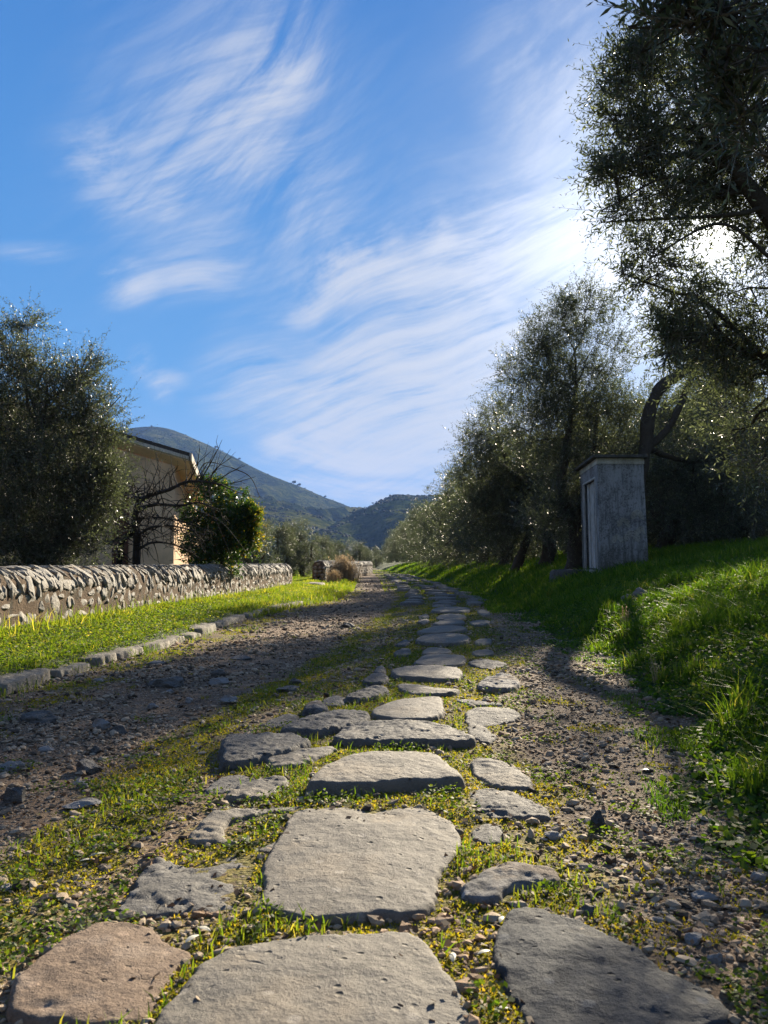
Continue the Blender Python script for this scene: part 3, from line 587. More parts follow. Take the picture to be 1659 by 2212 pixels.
# ---------------------------------------------------------------- scatter: gravel, moss, grass
def pts_in(y0, y1, xl, xr, dens, seed):
    """random points, density dens(y) per square metre"""
    r = np.random.default_rng(seed); out = []
    yy = np.geomspace(y0, y1, 40)
    for a, b in zip(yy[:-1], yy[1:]):
        m = (a + b) / 2; l, h = xl(m), xr(m); l = max(l, -.50 * b - .3); h = min(h, .50 * b + .3)
        if h <= l: continue
        n = int(dens(m) * (h - l) * (b - a)); out.append(np.stack([r.uniform(l, h, n), r.uniform(a, b, n)], 1))
    P = np.vstack(out); return P[:, 0], P[:, 1]
def gravel():
    x, y = pts_in(1.25, 42, lambda m: XL(m), lambda m: XR(m) + .3, lambda m: 9000 / (1 + (m / 2.8) ** 1.8), 1)
    g, mo = masks(x, y); r = np.random.default_rng(2); c = x - XC(y)
    keep = r.random(len(x)) < np.clip(1.05 - .85 * mo - .85 * g, .05, 1); keep &= ~on_stone(x, y, .12)
    clump = fb2(x, y, .9, 3, 77)
    keep &= r.random(len(x)) < np.clip(.75 + clump * 1.1, .15, 1)
    x, y = x[keep], y[keep]; n = len(x)
    s = np.clip(.0036 * (r.random(n) + .02) ** -.5, .003, .021) * (1 + .03 * y) * (1 + (y > 6) * .3)
    z = HX(x, y) + s * .25
    base, Fc = ICO[0]; nv = 12
    S = np.stack([s * r.uniform(.8, 1.6, n), s * r.uniform(.6, 1.1, n), s * r.uniform(.35, .7, n)], 1)
    V = base[None] * (1 + r.uniform(-.32, .22, (n, nv, 1))) * S[:, None]
    a = r.uniform(0, 6.28, n); b = r.normal(0, .25, n); ca, sa, cb, sb = np.cos(a)[:, None], np.sin(a)[:, None], np.cos(b)[:, None], np.sin(b)[:, None]
    X = V[..., 0] * cb + V[..., 2] * sb; Z = -V[..., 0] * sb + V[..., 2] * cb; Y = V[..., 1]
    V = np.stack([X * ca - Y * sa + x[:, None], X * sa + Y * ca + y[:, None], Z + z[:, None]], -1).reshape(-1, 3)
    Fa = (Fc[None] + (np.arange(n) * nv)[:, None, None]).reshape(-1, 3)
    o = mk('gravel', V, [Fa], M['gravel'], tint=np.repeat(np.clip(r.normal(.5, .22, n), 0, 1), nv))
    tag(o, 'loose angular gravel strewn over the track', 'gravel', kind='stuff'); print('gravel', n)
gravel()
def blades(name, x, y, h, w, mat, label, cat, lean=.45, tint=(.5, .2), seed=0, z0=None, patch=True):
    r = np.random.default_rng(seed); n = len(x); z = HX(x, y) - .004 if z0 is None else z0
    a = r.uniform(0, 6.28, n); b = r.uniform(0, 6.28, n); ln = np.abs(r.normal(0, lean, n)) * h
    dx, dy = np.cos(b) * ln, np.sin(b) * ln; wx, wy = np.cos(a) * w / 2, np.sin(a) * w / 2
    P0 = np.stack([x - wx, y - wy, z], 1); P1 = np.stack([x + wx, y + wy, z], 1)
    m = np.stack([x + dx * .35, y + dy * .35, z + h * .62], 1); W = np.stack([wx, wy, 0 * wx], 1) * .8
    tip = np.stack([x + dx, y + dy, z + h * np.clip(1.05 - lean * .3 * np.abs(r.normal(0, 1, n)), .6, 1.1)], 1)
    V = np.stack([P0, P1, m + W, m - W, tip], 1).reshape(-1, 3); k = np.arange(n)[:, None] * 5
    t = np.clip(r.normal(tint[0], tint[1], n) + (.38 * fb2(x, y, 1.7, 4, seed + 7) if patch else 0), 0, 1)
    o = mk(name, V, [k + np.array([[0, 1, 2, 3]]), k + np.array([[3, 2, 4]])], mat, tint=np.repeat(t, 5))
    tag(o, label, cat, kind='stuff'); print(name, n); return o
def leaflets(name, x, y, h, s, mat, label, cat, seed=0, tint=(.4, .2), z0=None):
    """tiny rosettes of rounded leaves"""
    r = np.random.default_rng(seed); n = len(x); z = (HX(x, y) if z0 is None else z0) + h
    nn = nrm(np.stack([r.normal(0, .55, n), r.normal(0, .55, n), np.ones(n)], 1)); u = nrm(np.cross(nn, r.normal(size=(n, 3)))); v = np.cross(nn, u)
    c = np.stack([x, y, z], 1); s = s[:, None]
    V = np.stack([c - u * s * .9, c - v * s * .6 - u * s * .1, c + u * s * .2 - v * s * .62, c + u * s, c + u * s * .2 + v * s * .62, c + v * s * .6 - u * s * .1], 1).reshape(-1, 3)
    k = np.arange(n)[:, None] * 6; t = np.clip(r.normal(tint[0], tint[1], n), 0, 1)
    o = mk(name, V, [k + np.array([[0, 1, 2, 3]]), k + np.array([[0, 3, 4, 5]])], mat, tint=np.repeat(t, 6))
    tag(o, label, cat, kind='stuff'); print(name, n); return o

rg = np.random.default_rng(11)
# moss and low weeds between the stones
x, y = pts_in(1.25, 26, lambda m: XL(m) - .1, lambda m: XR(m) + .2, lambda m: 42000 / (1 + (m / 2.6) ** 2.0), 12)
g, mo = masks(x, y); cl_ = fb2(x, y, 5, 4, 55)
k_ = (rg.random(len(x)) < sstep((mo + .9 * cl_ - .34) / .3) * .95) & ~on_stone(x, y, .085); x, y = x[k_], y[k_]
h = rg.uniform(.004, .014, len(x)) * (1 + .06 * y)
blades('moss', x, y, h, h * .45, M['moss'], 'yellow green moss and seedlings growing between the stones', 'moss', .9, (.5, .22), 13)
x, y = pts_in(1.25, 16, lambda m: XL(m), lambda m: XR(m), lambda m: 13000 / (1 + (m / 2.6) ** 2), 14)
g, mo = masks(x, y); cl_ = fb2(x + 9, y, 4.2, 4, 57); c = x - XC(y)
k_ = (rg.random(len(x)) < sstep((np.maximum(mo, .75 * (np.abs(c) < .95)) + 1.9 * cl_ - .80) / .2)) & ~on_stone(x, y, .02); x, y = x[k_], y[k_]
leaflets('clover', x, y, rg.uniform(.006, .035, len(x)), rg.uniform(.0035, .009, len(x)) * (1 + .04 * y), M['grass'], 'small round leaved weeds in the joints of the paving', 'weeds', 15, (.38, .18))
x, y = pts_in(1.25, 34, lambda m: XL(m), lambda m: XR(m), lambda m: 4200 / (1 + (m / 3.5) ** 1.8), 16)
g, mo = masks(x, y); cl_ = fb2(x - 5, y, 3.1, 4, 59)
k_ = (rg.random(len(x)) < sstep((np.maximum(mo * .8, g) + .9 * cl_ - .50) / .35)) & ~on_stone(x, y, .04); x, y = x[k_], y[k_]
h = rg.uniform(.012, .05, len(x)) * (1 + .03 * y)
blades('grass', x, y, h, h * .07 + .0012, M['grass'], 'thin short grass sprouting on the track', 'grass', .55, (.5, .2), 17)
# left verge
x, y = pts_in(3.2, 48, lambda m: XL(m) - 2.6, lambda m: XL(m) - .02, lambda m: 12000 / (1 + (m / 6.0) ** 1.9), 18)
k_ = (rg.random(len(x)) < np.clip(.75 + .9 * fb2(x, y, 2.2, 3, 61), .2, 1)) & ~on_stone(x, y, .0); x, y = x[k_], y[k_]
tl = XL(y) - x
h = rg.uniform(.012, .036, len(x)) * (1 + .8 * np.clip(fb2(x, y, 2.5, 3, 63), 0, 1)) * (1 + 1.6 * np.exp(-((tl - 1.45) / .22) ** 2)) * (1 + .015 * y)
blades('grass', x, y, h, h * .09 + .0015 + .0004 * y, M['grass'], 'short bright sunlit turf on the left verge', 'grass', .8, (.62, .16), 19)
x, y = pts_in(3.2, 20, lambda m: XL(m) - 1.9, lambda m: XL(m) - .02, lambda m: 6500 / (1 + (m / 6.0) ** 2), 20)
leaflets('clover', x, y, rg.uniform(.01, .045, len(x)), rg.uniform(.006, .013, len(x)) * (1 + .04 * y), M['grass'], 'clover leaves in the left verge turf', 'clover', 21, (.42, .24))
x, y = pts_in(3.4, 17, lambda m: XL(m) - .32, lambda m: XL(m) + .22, lambda m: 1500 / (1 + (m / 7.0) ** 2), 122)
k_ = rg.random(len(x)) < sstep((fb2(x, y, 2.6, 3, 123) - .02) / .2); x, y = x[k_], y[k_]
blades('grass', x, y, rg.uniform(.03, .13, len(x)), rg.uniform(.003, .007, len(x)), M['grass'], 'weeds growing over and against the kerb stones', 'grass', .8, (.5, .2), 124)
x, y = pts_in(5, 26, lambda m: XL(m) - 1.75, lambda m: XL(m) - 1.2, lambda m: 260 / (1 + (m / 9.0) ** 2), 22)
blades('grass', x, y, rg.uniform(.10, .26, len(x)), rg.uniform(.006, .012, len(x)), M['grass'], 'long grass blades at the foot of the stone wall', 'grass', .5, (.6, .15), 23)
x, y = pts_in(13, 40, lambda m: XL(m) - .7, lambda m: XL(m) + .25, lambda m: 900 / (1 + (m / 14.0) ** 2), 24)
blades('grass', x, y, rg.uniform(.06, .17, len(x)), rg.uniform(.005, .012, len(x)) * (1 + .02 * y), M['grass'], 'taller grass spilling over the end of the kerb', 'grass', .7, (.62, .15), 25)
# right bank
x, y = pts_in(1.6, 20, lambda m: XR(m) - .25, lambda m: XR(m) + 7, lambda m: 9000 / (1 + (m / 4.2) ** 1.9), 26)
g, mo = masks(x, y); tr = x - XR(y)
bare = sstep((fb2(x, y, .8, 3, 67) - .12) / .2) * ((y > 10) & (y < 18) & (x > 4.6))
k_ = (rg.random(len(x)) < sstep((g + .5 * fb2(x, y, 2.4, 3, 65) - .2) / .5) * (1 - .8 * bare)) & ~on_stone(x, y, .0); x, y = x[k_], y[k_]; tr = tr[k_]
h = (.02 + rg.uniform(.02, .12, len(x)) * sstep(tr / .9)) * np.clip(1 + 2.2 * fb2(x, y, 2.3, 4, 69), .18, 2.2)
blades('grass', x, y, h, h * .035 + .0022 + .0004 * y, M['bank'], 'lush long green grass on the right bank', 'grass', .75, (.40, .17), 27)
cx_, cy_ = pts_in(1.8, 16, lambda m: XR(m) + .15, lambda m: XR(m) + 6, lambda m: 16 / (1 + (m / 9) ** 2), 126)
rep_ = 55; x = np.repeat(cx_, rep_) + rg.normal(0, .035, len(cx_) * rep_) * 1.4; y = np.repeat(cy_, rep_) + rg.normal(0, .05, len(cx_) * rep_)
blades('grass', x, y, np.repeat(rg.uniform(.08, .24, len(cx_)), rep_) * rg.uniform(.5, 1.1, len(x)), rg.uniform(.004, .009, len(x)), M['bank'], 'taller arching grass tufts on the right bank', 'grass', .9, (.60, .2), 127, patch=False)
x, y = pts_in(1.6, 14, lambda m: XR(m) - .2, lambda m: XR(m) + 5, lambda m: 6500 / (1 + (m / 4.5) ** 2), 28)
g, mo = masks(x, y); tr = x - XR(y)
k_ = (rg.random(len(x)) < sstep((g + .7 * fb2(x, y, 2.0, 3, 71) - .35) / .4)) & ~on_stone(x, y, .0); x, y = x[k_], y[k_]; tr = tr[k_]
leaflets('weeds', x, y, rg.uniform(.01, .10, len(x)) * (.3 + .7 * sstep(tr / .7)), rg.uniform(.008, .024, len(x)), M['bank'], 'broad leaved weeds mixed in the right bank grass', 'weeds', 29, (.42, .24))
x, y = pts_in(14, 90, lambda m: XR(m) - .4, lambda m: XR(m) + 14, lambda m: 1000 / (1 + (m / 15) ** 2.0), 30)
h = rg.uniform(.10, .28, len(x)) * (.35 + .65 * sstep((x - XR(y)) / 1.2))
blades('grass', x, y, h, rg.uniform(.008, .02, len(x)) * (1 + .03 * y), M['bank'], 'long grass under the row of olive trees', 'grass', .6, (.5, .17), 31)
x, y = pts_in(10, 70, lambda m: XL(m) - 22, lambda m: XL(m) - 2.4, lambda m: 120 / (1 + (m / 20) ** 2), 32)
blades('grass', x, y, rg.uniform(.08, .2, len(x)), rg.uniform(.008, .02, len(x)) * (1 + .03 * y), M['grass'], 'rough grass in the grove behind the wall', 'grass', .6, (.5, .17), 33)
x, y = pts_in(24, 95, lambda m: XC(m) - 1.5, lambda m: XC(m) + 1.4, lambda m: 300 / (1 + (m / 18) ** 2), 34)
k_ = (fb2(x, y, 1.1, 3, 73) + .25 * (np.abs(x - XC(y) + .9) > .5) > .1) & ~on_stone(x, y); x, y = x[k_], y[k_]
blades('grass', x, y, rg.uniform(.03, .08, len(x)), rg.uniform(.01, .02, len(x)) * (1 + .02 * y), M['grass'], 'thin grass strips running along the far track', 'grass', .7, (.6, .17), 35)

x, y = pts_in(1.3, 14, lambda m: XL(m) - 1.4, lambda m: XR(m) + 2.5, lambda m: 420 / (1 + (m / 3.5) ** 1.8), 128)
leaflets('leaf_litter', x, y, rg.uniform(.004, .014, len(x)), rg.uniform(.006, .014, len(x)) * (1 + .03 * y), M['litter'], 'dry brown leaf litter and bark scraps scattered over the ground', 'leaf litter', 129, (.4, .25))
# ---------------------------------------------------------------- stone walls
def WX(y): return -4.08 + .053 * (y - 8.5)
def stone_wall(y0, y1, top, label, seed, gx=0.0, zb=.16, thick=.52):
    root = tag(empty('stone_wall', (WX(y0) + gx, y0, zb)), label, 'wall', 'low rounded rubble walls along the left verge')
    r = np.random.default_rng(seed); Ht = top - zb; rad = thick / 2; L = y1 - y0
    # core with rounded top: profile angle parameter s 0..1 from front foot over the top to back foot
    sh = Ht - rad
    prof = [(0, z) for z in np.linspace(-.25, sh, 9)] + [(-rad + rad * math.cos(a), sh + rad * math.sin(a)) for a in np.linspace(.15, math.pi - .15, 12)] + [(-thick, z) for z in np.linspace(sh, -.25, 7)]
    prof = np.array(prof); ny_ = int(L / .06) + 1; yy = np.linspace(0, L, ny_); n_ = len(prof)
    V = np.zeros((ny_, n_, 3)); V[..., 0] = prof[:, 0] + .053 * yy[:, None]; V[..., 1] = yy[:, None]; V[..., 2] = prof[:, 1]
    V = V.reshape(-1, 3); cen = np.stack([-rad + .053 * V[:, 1], V[:, 1], np.full(len(V), sh)], 1); out = nrm((V - cen) * [1, 0, .6])
    V += out * (.028 * fbm(V * 5, 4, seed) + .012 * fbm(V * 22, 2, seed + 1))[:, None]
    i = np.arange(ny_ - 1)[:, None] * n_; j = np.arange(n_ - 1)[None]
    Q = np.stack([i + j + 1, i + j, i + n_ + j, i + n_ + j + 1], -1).reshape(-1, 4)
    ends = [];
    Vx = [V]; off = len(V); T_ = []
    for e in (0, ny_ - 1):
        c = np.array([[-rad + .053 * yy[e], yy[e], sh * .5]]); Vx.append(c); k = np.arange(n_ - 1) + e * n_
        T_.append(np.stack([k, k + 1, np.full(n_ - 1, off)] if e == 0 else [k + 1, k, np.full(n_ - 1, off)], 1)); off += 1
    mk('mortar_core', np.vstack(Vx), [Q, np.vstack(T_)], M['mortar'], root, tint=np.full(off, .5), smooth=True)
    fac, cop = MB(), MB(); base = [rock_shape(2, seed + 40 + q, .30, 13) for q in range(14)]
    def put(mb, y, x, z, size, tilt, nx, tn, yaw=0):
        V, Fc = base[r.integers(14)]; V = V * size                     # local: a=along wall(y), b=up, c=out
        ca, sa = math.cos(tilt), math.sin(tilt)
        a = V[:, 0] * ca - V[:, 1] * sa; b = V[:, 0] * sa + V[:, 1] * ca; c = V[:, 2]
        up = np.array([-nx[2], 0, nx[0]]) if nx[0] >= 0 else np.array([nx[2], 0, -nx[0]]) * -1
        W = a[:, None] * np.array([.053, 1, 0]) + b[:, None] * up + c[:, None] * nx
        mb.add(W + np.array([x + .053 * y, y, z]), Fc, tn)
    y = .05
    while y < L:                                                       # face stones, irregular courses
        z = r.uniform(-.05, .02)
        while z < sh - .02:
            hh = r.uniform(.07, .24); ww = r.uniform(.05, .17)
            if r.random() < .90: put(fac, y + r.normal(0, .05), -.014, z + hh / 2, np.array([ww, hh / 2 * r.uniform(.9, 1.15), r.uniform(.028, .044)]), r.normal(0, .25), np.array([1., 0, 0]), r.uniform(.25, 1))
            z += hh + r.uniform(.0, .035)
        y += r.uniform(.10, .18)
    y = 0.0
    while y < L:                                                       # leaning coping slabs over the rounded top
        for a0 in (.30, .95, 1.6):
            a = a0 + r.normal(0, .10); nx = np.array([math.cos(a), 0, math.sin(a)])
            if r.random() < .9: put(cop, y + r.normal(0, .03) + a0 * .05, -rad + (rad - .004) * math.cos(a), sh + (rad - .004) * math.sin(a), np.array([r.choice([.03, .045, .06, .10]) * r.uniform(.8, 1.25), r.uniform(.07, .18), r.uniform(.025, .045)]), r.normal(.42, .32), nx, r.uniform(.35, 1))
        y += r.uniform(.08, .155)
    for e, s_ in ((0, -1), (L, 1)):                                    # squared stones closing each end
        z = .03
        while z < Ht - .08:
            hw = rad * (1 if z < sh else .55); xx = -rad - hw + .08
            while xx < -rad + hw - .05:
                w_ = r.uniform(.07, .11); V, Fc = base[r.integers(14)]
                fac.add(V * np.array([w_, .05, r.uniform(.06, .085)]) + np.array([xx + w_ * .5 + .053 * e, e + s_ * .0, z + .04]), Fc, r.uniform(.2, .7)); xx += w_ * 1.9
            z += .15
    fac.build('facing_stone', M['wallstone'], root); cop.build('coping', M['wallstone'], root)
stone_wall(-2.5, 27.0, .835, 'long low rubble wall with leaning coping stones, running in from the left edge of the photo', 60)
stone_wall(33.0, 62.0, .96, 'farther stub of rubble wall beyond the gap, its shaded end facing us', 61, gx=.35)
# flat sill stone in the gap
p = gnd(672, 1262); t_ = np.linspace(0, 2 * math.pi, 9)[:-1]
slab('threshold_stone', np.stack([p[0] + .55 * np.cos(t_), p[1] - .3 + .9 * np.sin(t_)], 1), .07, 'kerb', 'flat worn threshold stone in the gap between the two walls', 'stone', seed=777, tint=.7)

# ---------------------------------------------------------------- plaster / concrete materials
def wallmat(name, base, stain, lich, streaks=1.0, scale=2.2, dirt=None):
    m, nt, out = newmat(name); v = nd(nt, 'ShaderNodeTexCoord').outputs['Object']
    st = nd(nt, 'ShaderNodeMapping', {'Vector': v, 'Scale': (1, 1, .12)}).outputs[0]
    n1 = noise(nt, scale, 6, .6, v); n2 = noise(nt, 26, 6, .7, v); n3 = noise(nt, 8 * scale, 6, .7, st); n4 = noise(nt, 70, 3, .7, v)
    c = mixc(nt, rampn(nt, n1, [(.4, 0.0), (.62, 1.0)]), base, tuple(x * .72 for x in base))
    f = mth(nt, 'MULTIPLY', rampn(nt, n3, [(.48, 0.0), (.62, 1.0)]), min(1, streaks * .7))
    c = mixc(nt, f, c, stain)
    f2 = mth(nt, 'MULTIPLY', rampn(nt, mth(nt, 'MULTIPLY_ADD', n2, .6, mth(nt, 'MULTIPLY', n1, .4)), [(.50, 0.0), (.56, 1.0)]), .75 * streaks)
    c = mixc(nt, f2, c, stain)
    c = mixc(nt, mth(nt, 'MULTIPLY', rampn(nt, n4, [(.56, 0.0), (.62, 1.0)]), .5 * streaks), c, lich)
    if dirt:                                       # splash-back dirt and algae growing up from the foot
        zz = nd(nt, 'ShaderNodeSeparateXYZ', {0: v}).outputs[2]
        f3 = nd(nt, 'ShaderNodeMapRange', {0: mth(nt, 'MULTIPLY_ADD', n3, 1.1, mth(nt, 'MULTIPLY_ADD', n2, .9, mth(nt, 'MULTIPLY', zz, -.62))), 1: .35, 2: .85}).outputs[0]
        c = mixc(nt, mth(nt, 'MULTIPLY', f3, .8), c, dirt)
    p = nd(nt, 'ShaderNodeBsdfPrincipled', {'Base Color': c, 'Roughness': .9, 'Specular IOR Level': .2, 'Normal': bump(nt, mth(nt, 'ADD', n2, mth(nt, 'MULTIPLY', n4, .5)), .006)})
    nt.links.new(p.outputs[0], out.inputs[0]); return m
M['concrete'] = wallmat('stained_concrete', (.30, .31, .32), (.065, .068, .07), (.38, .38, .37), 1.0, dirt=(.10, .10, .085))
M['concrete_trim'] = wallmat('pale_concrete', (.52, .51, .46), (.22, .20, .16), (.5, .42, .2), .5)
M['concrete_dark'] = wallmat('dark_concrete', (.10, .095, .085), (.04, .04, .035), (.2, .19, .17), .8)
M['plaster'] = wallmat('salmon_plaster', (.86, .59, .38), (.66, .45, .30), (.82, .62, .47), .28, 1.2)
M['lichen'] = wallmat('grey_lichen', (.42, .42, .38), (.24, .24, .21), (.55, .54, .48), .9)
M['rooftile'] = wallmat('dark_roof_sheet', (.085, .07, .06), (.035, .03, .028), (.22, .19, .15), 1.0)
M['fascia'] = wallmat('pale_fascia', (.66, .60, .52), (.36, .28, .20), (.7, .66, .6), .6)
M['shutter'] = wallmat('brown_shutter', (.16, .07, .045), (.08, .04, .03), (.2, .1, .06), .5)
M['doorpaint'] = wallmat('grey_door_paint', (.50, .50, .49), (.28, .26, .22), (.55, .55, .52), .4, 5)
M['rust'] = wallmat('rusty_iron', (.10, .05, .03), (.04, .03, .025), (.2, .1, .06), .8, 8)

# ---------------------------------------------------------------- concrete cabin
def cabin():
    n0 = at(1297, 1238, 16.0); f0 = at(1259, 1228, 18.1); zb = n0[2] - .12
    org = np.array([n0[0], n0[1], zb]); root = tag(empty('concrete_cabin', org), 'narrow weathered grey concrete utility cabin with a flat cap, standing in the right bank', 'cabin')
    lx = np.array([1.0, .02, 0]); ly = np.array([f0[0] - n0[0], f0[1] - n0[1], 0]); W = .98; top = at(1290, 1002, 16.0)[2] - zb
    def M_(V):                                    # u across, v deep (0..1), z up; walls lean in slightly
        u, v, z = V[:, 0], V[:, 1], V[:, 2]; k = 1 - .045 * z / top
        uu = (u - W * .25) * k + W * .25 - .016 * z
        return uu[:, None] * lx + v[:, None] * ly + np.stack([0 * z, 0 * z, z], 1)
    def bx(name, lo, hi, mat, parent=root, n=0):
        b = MB(); b.box(lo, hi, .5, M_); o = b.build(name, mat, parent)
        bv = o.modifiers.new('bevel', 'BEVEL'); bv.width = .006; bv.segments = 2; return o
    # shell with a door opening in the road face (u = 0)
    b = MB(); T = .13; d0, d1, dz0, dz1 = .12, .84, .20, top * .90
    b.box((T, 0, -.3), (W, .05, top), M=M_); b.box((T, .95, -.3), (W, 1, top), M=M_); b.box((W - T, .05, -.3), (W, .95, top), M=M_)
    b.box((0, 0, -.3), (T, d0, top), M=M_); b.box((0, d1, -.3), (T, 1, top), M=M_); b.box((0, d0, dz1), (T, d1, top), M=M_); b.box((0, d0, -.3), (T, d1, dz0), M=M_)
    wall = b.build('wall', M['concrete'], root)
    b = MB()
    def cap(V): return M_(V)
    b.box((-.012, -.012, top), (W + .012, 1.012, top + .11), M=cap); b.build('frieze', M['concrete_trim'], root)
    b = MB(); b.box((-.12, -.07, top + .11), (W + .07, 1.08, top + .17), M=cap); rf = b.build('roof', M['concrete_dark'], root)
    bv = rf.modifiers.new('bevel', 'BEVEL'); bv.width = .012; bv.segments = 3
    b = MB()                                       # door frame
    b.box((-.012, d0, dz0), (.04, d0 + .03, dz1), M=M_); b.box((-.012, d1 - .03, dz0), (.03, d1, dz1), M=M_); b.box((-.012, d0 + .03, dz1 - .035), (.03, d1 - .03, dz1), M=M_)
    b.build('door_frame', M['doorpaint'], root)
    b = MB()
    for q in range(5):
        a = d0 + .035 + q * (d1 - d0 - .07) / 5; e = a + (d1 - d0 - .07) / 5 - .012
        b.box((.075 + .014 * (q % 2), a, dz0 + .01), (.11, e, dz1 - .04), M=M_)
    dr = b.build('door', M['doorpaint'], root)
    b = MB(); b.box((.05, d0 + .07, dz0 + .42 * (dz1 - dz0)), (.074, d0 + .11, dz0 + .50 * (dz1 - dz0)), M=M_)
    for zz in (.2, .55, .85): b.box((.045, d0 + .032, dz0 + zz * (dz1 - dz0)), (.074, d0 + .06, dz0 + zz * (dz1 - dz0) + .05), M=M_)
    b.build('hinge', M['rust'], dr)
    b = MB(); b.box((-.06, .10, -.3), (0, .86, dz0 - .02), M=M_); b.build('door_step', M['concrete_trim'], root)
    # round lichen rosettes on the near face
    lb = MB(); r = np.random.default_rng(3)
    for (cu, cz, rad) in ((.60, .98, .105), (.38, .87, .10), (.66, .74, .10), (.50, .66, .12), (.28, .62, .09)):
        for q in range(260):
            t = r.uniform(.1, 1) ** .6; a = r.uniform(-.5, 3.6); s = r.uniform(.005, .012)
            u_ = (cu + rad * t * math.cos(a)) * 1.333; z_ = (cz + rad * t * math.sin(a)) * 1.333 - .06
            if not .02 < u_ < W - .05: continue
            V, Fc = ICO[0]; V = V * np.array([s * 1.5, .006, s]) + np.array([u_, -.001, z_]); lb.add(M_(V), Fc, r.random())
    lb.build('lichen', M['lichen'], root)
    # low broken block of masonry beside it
    gx = at(1228, 1240, 17.3)[0]
    slab('masonry_block', np.array([[gx - .40, 16.95], [gx + .10, 16.9], [gx + .34, 17.0], [gx + .32, 17.7], [gx - .36, 17.75]]), .30, 'concrete_dark', 'low dark crumbling masonry block to the left of the concrete cabin', 'block', rough=.02, seed=888, w=.05, edge=.05, tint=.4)
cabin()

# ---------------------------------------------------------------- house behind the wall
def house():
    Yc = 22.0; C = at(375, 1212, Yc); zc = at(385, 1005, Yc)[2]; gz = .15
    org = np.array([C[0], Yc, gz]); root = tag(empty('house', org), 'salmon plastered farm house with a dark sloping roof', 'house')
    sx, sy = -.30, -.50                                                # roof plane slopes down to the right and to the back
    def rz(x, y): return (zc - gz) + sx * x + sy * y
    W = 7.5; D = 2.6
    def wall(name, x0, y0, x1, y1, t=.25):
        pass
    b = MB()
    V = []; pts = [(-W, 0), (0, 0), (.12, D), (-W, D)]
    for (x, y) in pts: V += [[x, y, -.3], [x, y, rz(x, y) - .02]]
    b.add(V, [[0, 2, 3, 1], [2, 4, 5, 3], [4, 6, 7, 5], [6, 0, 1, 7]], .5); b.build('wall', M['plaster'], root)
    ov = .5; fx0, fx1 = -W - .3, ov; fy0, fy1 = -.42, D * .72
    def slabr(name, x0, x1, y0, y1, za, zb_, mat, parent=root, e=0.0):
        V = []
        for (x, y) in ((x0, y0), (x1, y0), (x1 + e, y1), (x0, y1)): V += [[x, y, rz(x, y) + za], [x, y, rz(x, y) + zb_]]
        b = MB(); b.add(V, [[0, 2, 3, 1], [2, 4, 5, 3], [4, 6, 7, 5], [6, 0, 1, 7], [1, 3, 5, 7], [0, 6, 4, 2]], .5); return b.build(name, mat, parent)
    slabr('soffit', fx0, fx1 - .03, fy0 + .03, fy1, .0, .10, M['plaster'])
    rf = slabr('roof', fx0, fx1, fy0, fy1 + .04, .103, .23, M['rooftile'])
    slabr('gutter', fx0, fx1 - .02, fy0 - .05, fy0 - .003, .01, .10, M['fascia'])
    slabr('verge_board', fx1 + .003, fx1 + .06, fy0, fy1 + .04, .02, .24, M['fascia'])
    b = MB(); x0 = at(246, 1100, Yc)[0] - org[0]; x1 = at(279, 1100, Yc)[0] - org[0]; z0 = at(260, 1212, Yc)[2] - gz - .4; z1 = at(260, 1062, Yc)[2] - gz
    b.box((x0, -.07, z0), (x1, -.003, z1)); w_ = b.build('shutter', M['shutter'], root)
    b = MB()
    for q in range(22): z = z0 + .06 + q * (z1 - z0 - .1) / 22; b.box((x0 + .04, -.085, z), (x1 - .04, -.073, z + .05))
    b.build('louvre', M['shutter'], w_)
    b = MB(); z = -.3
    b.box((-W, -.03, -.3), (.03, -.003, .35)); b.build('plinth', M['plaster'], root)
house()

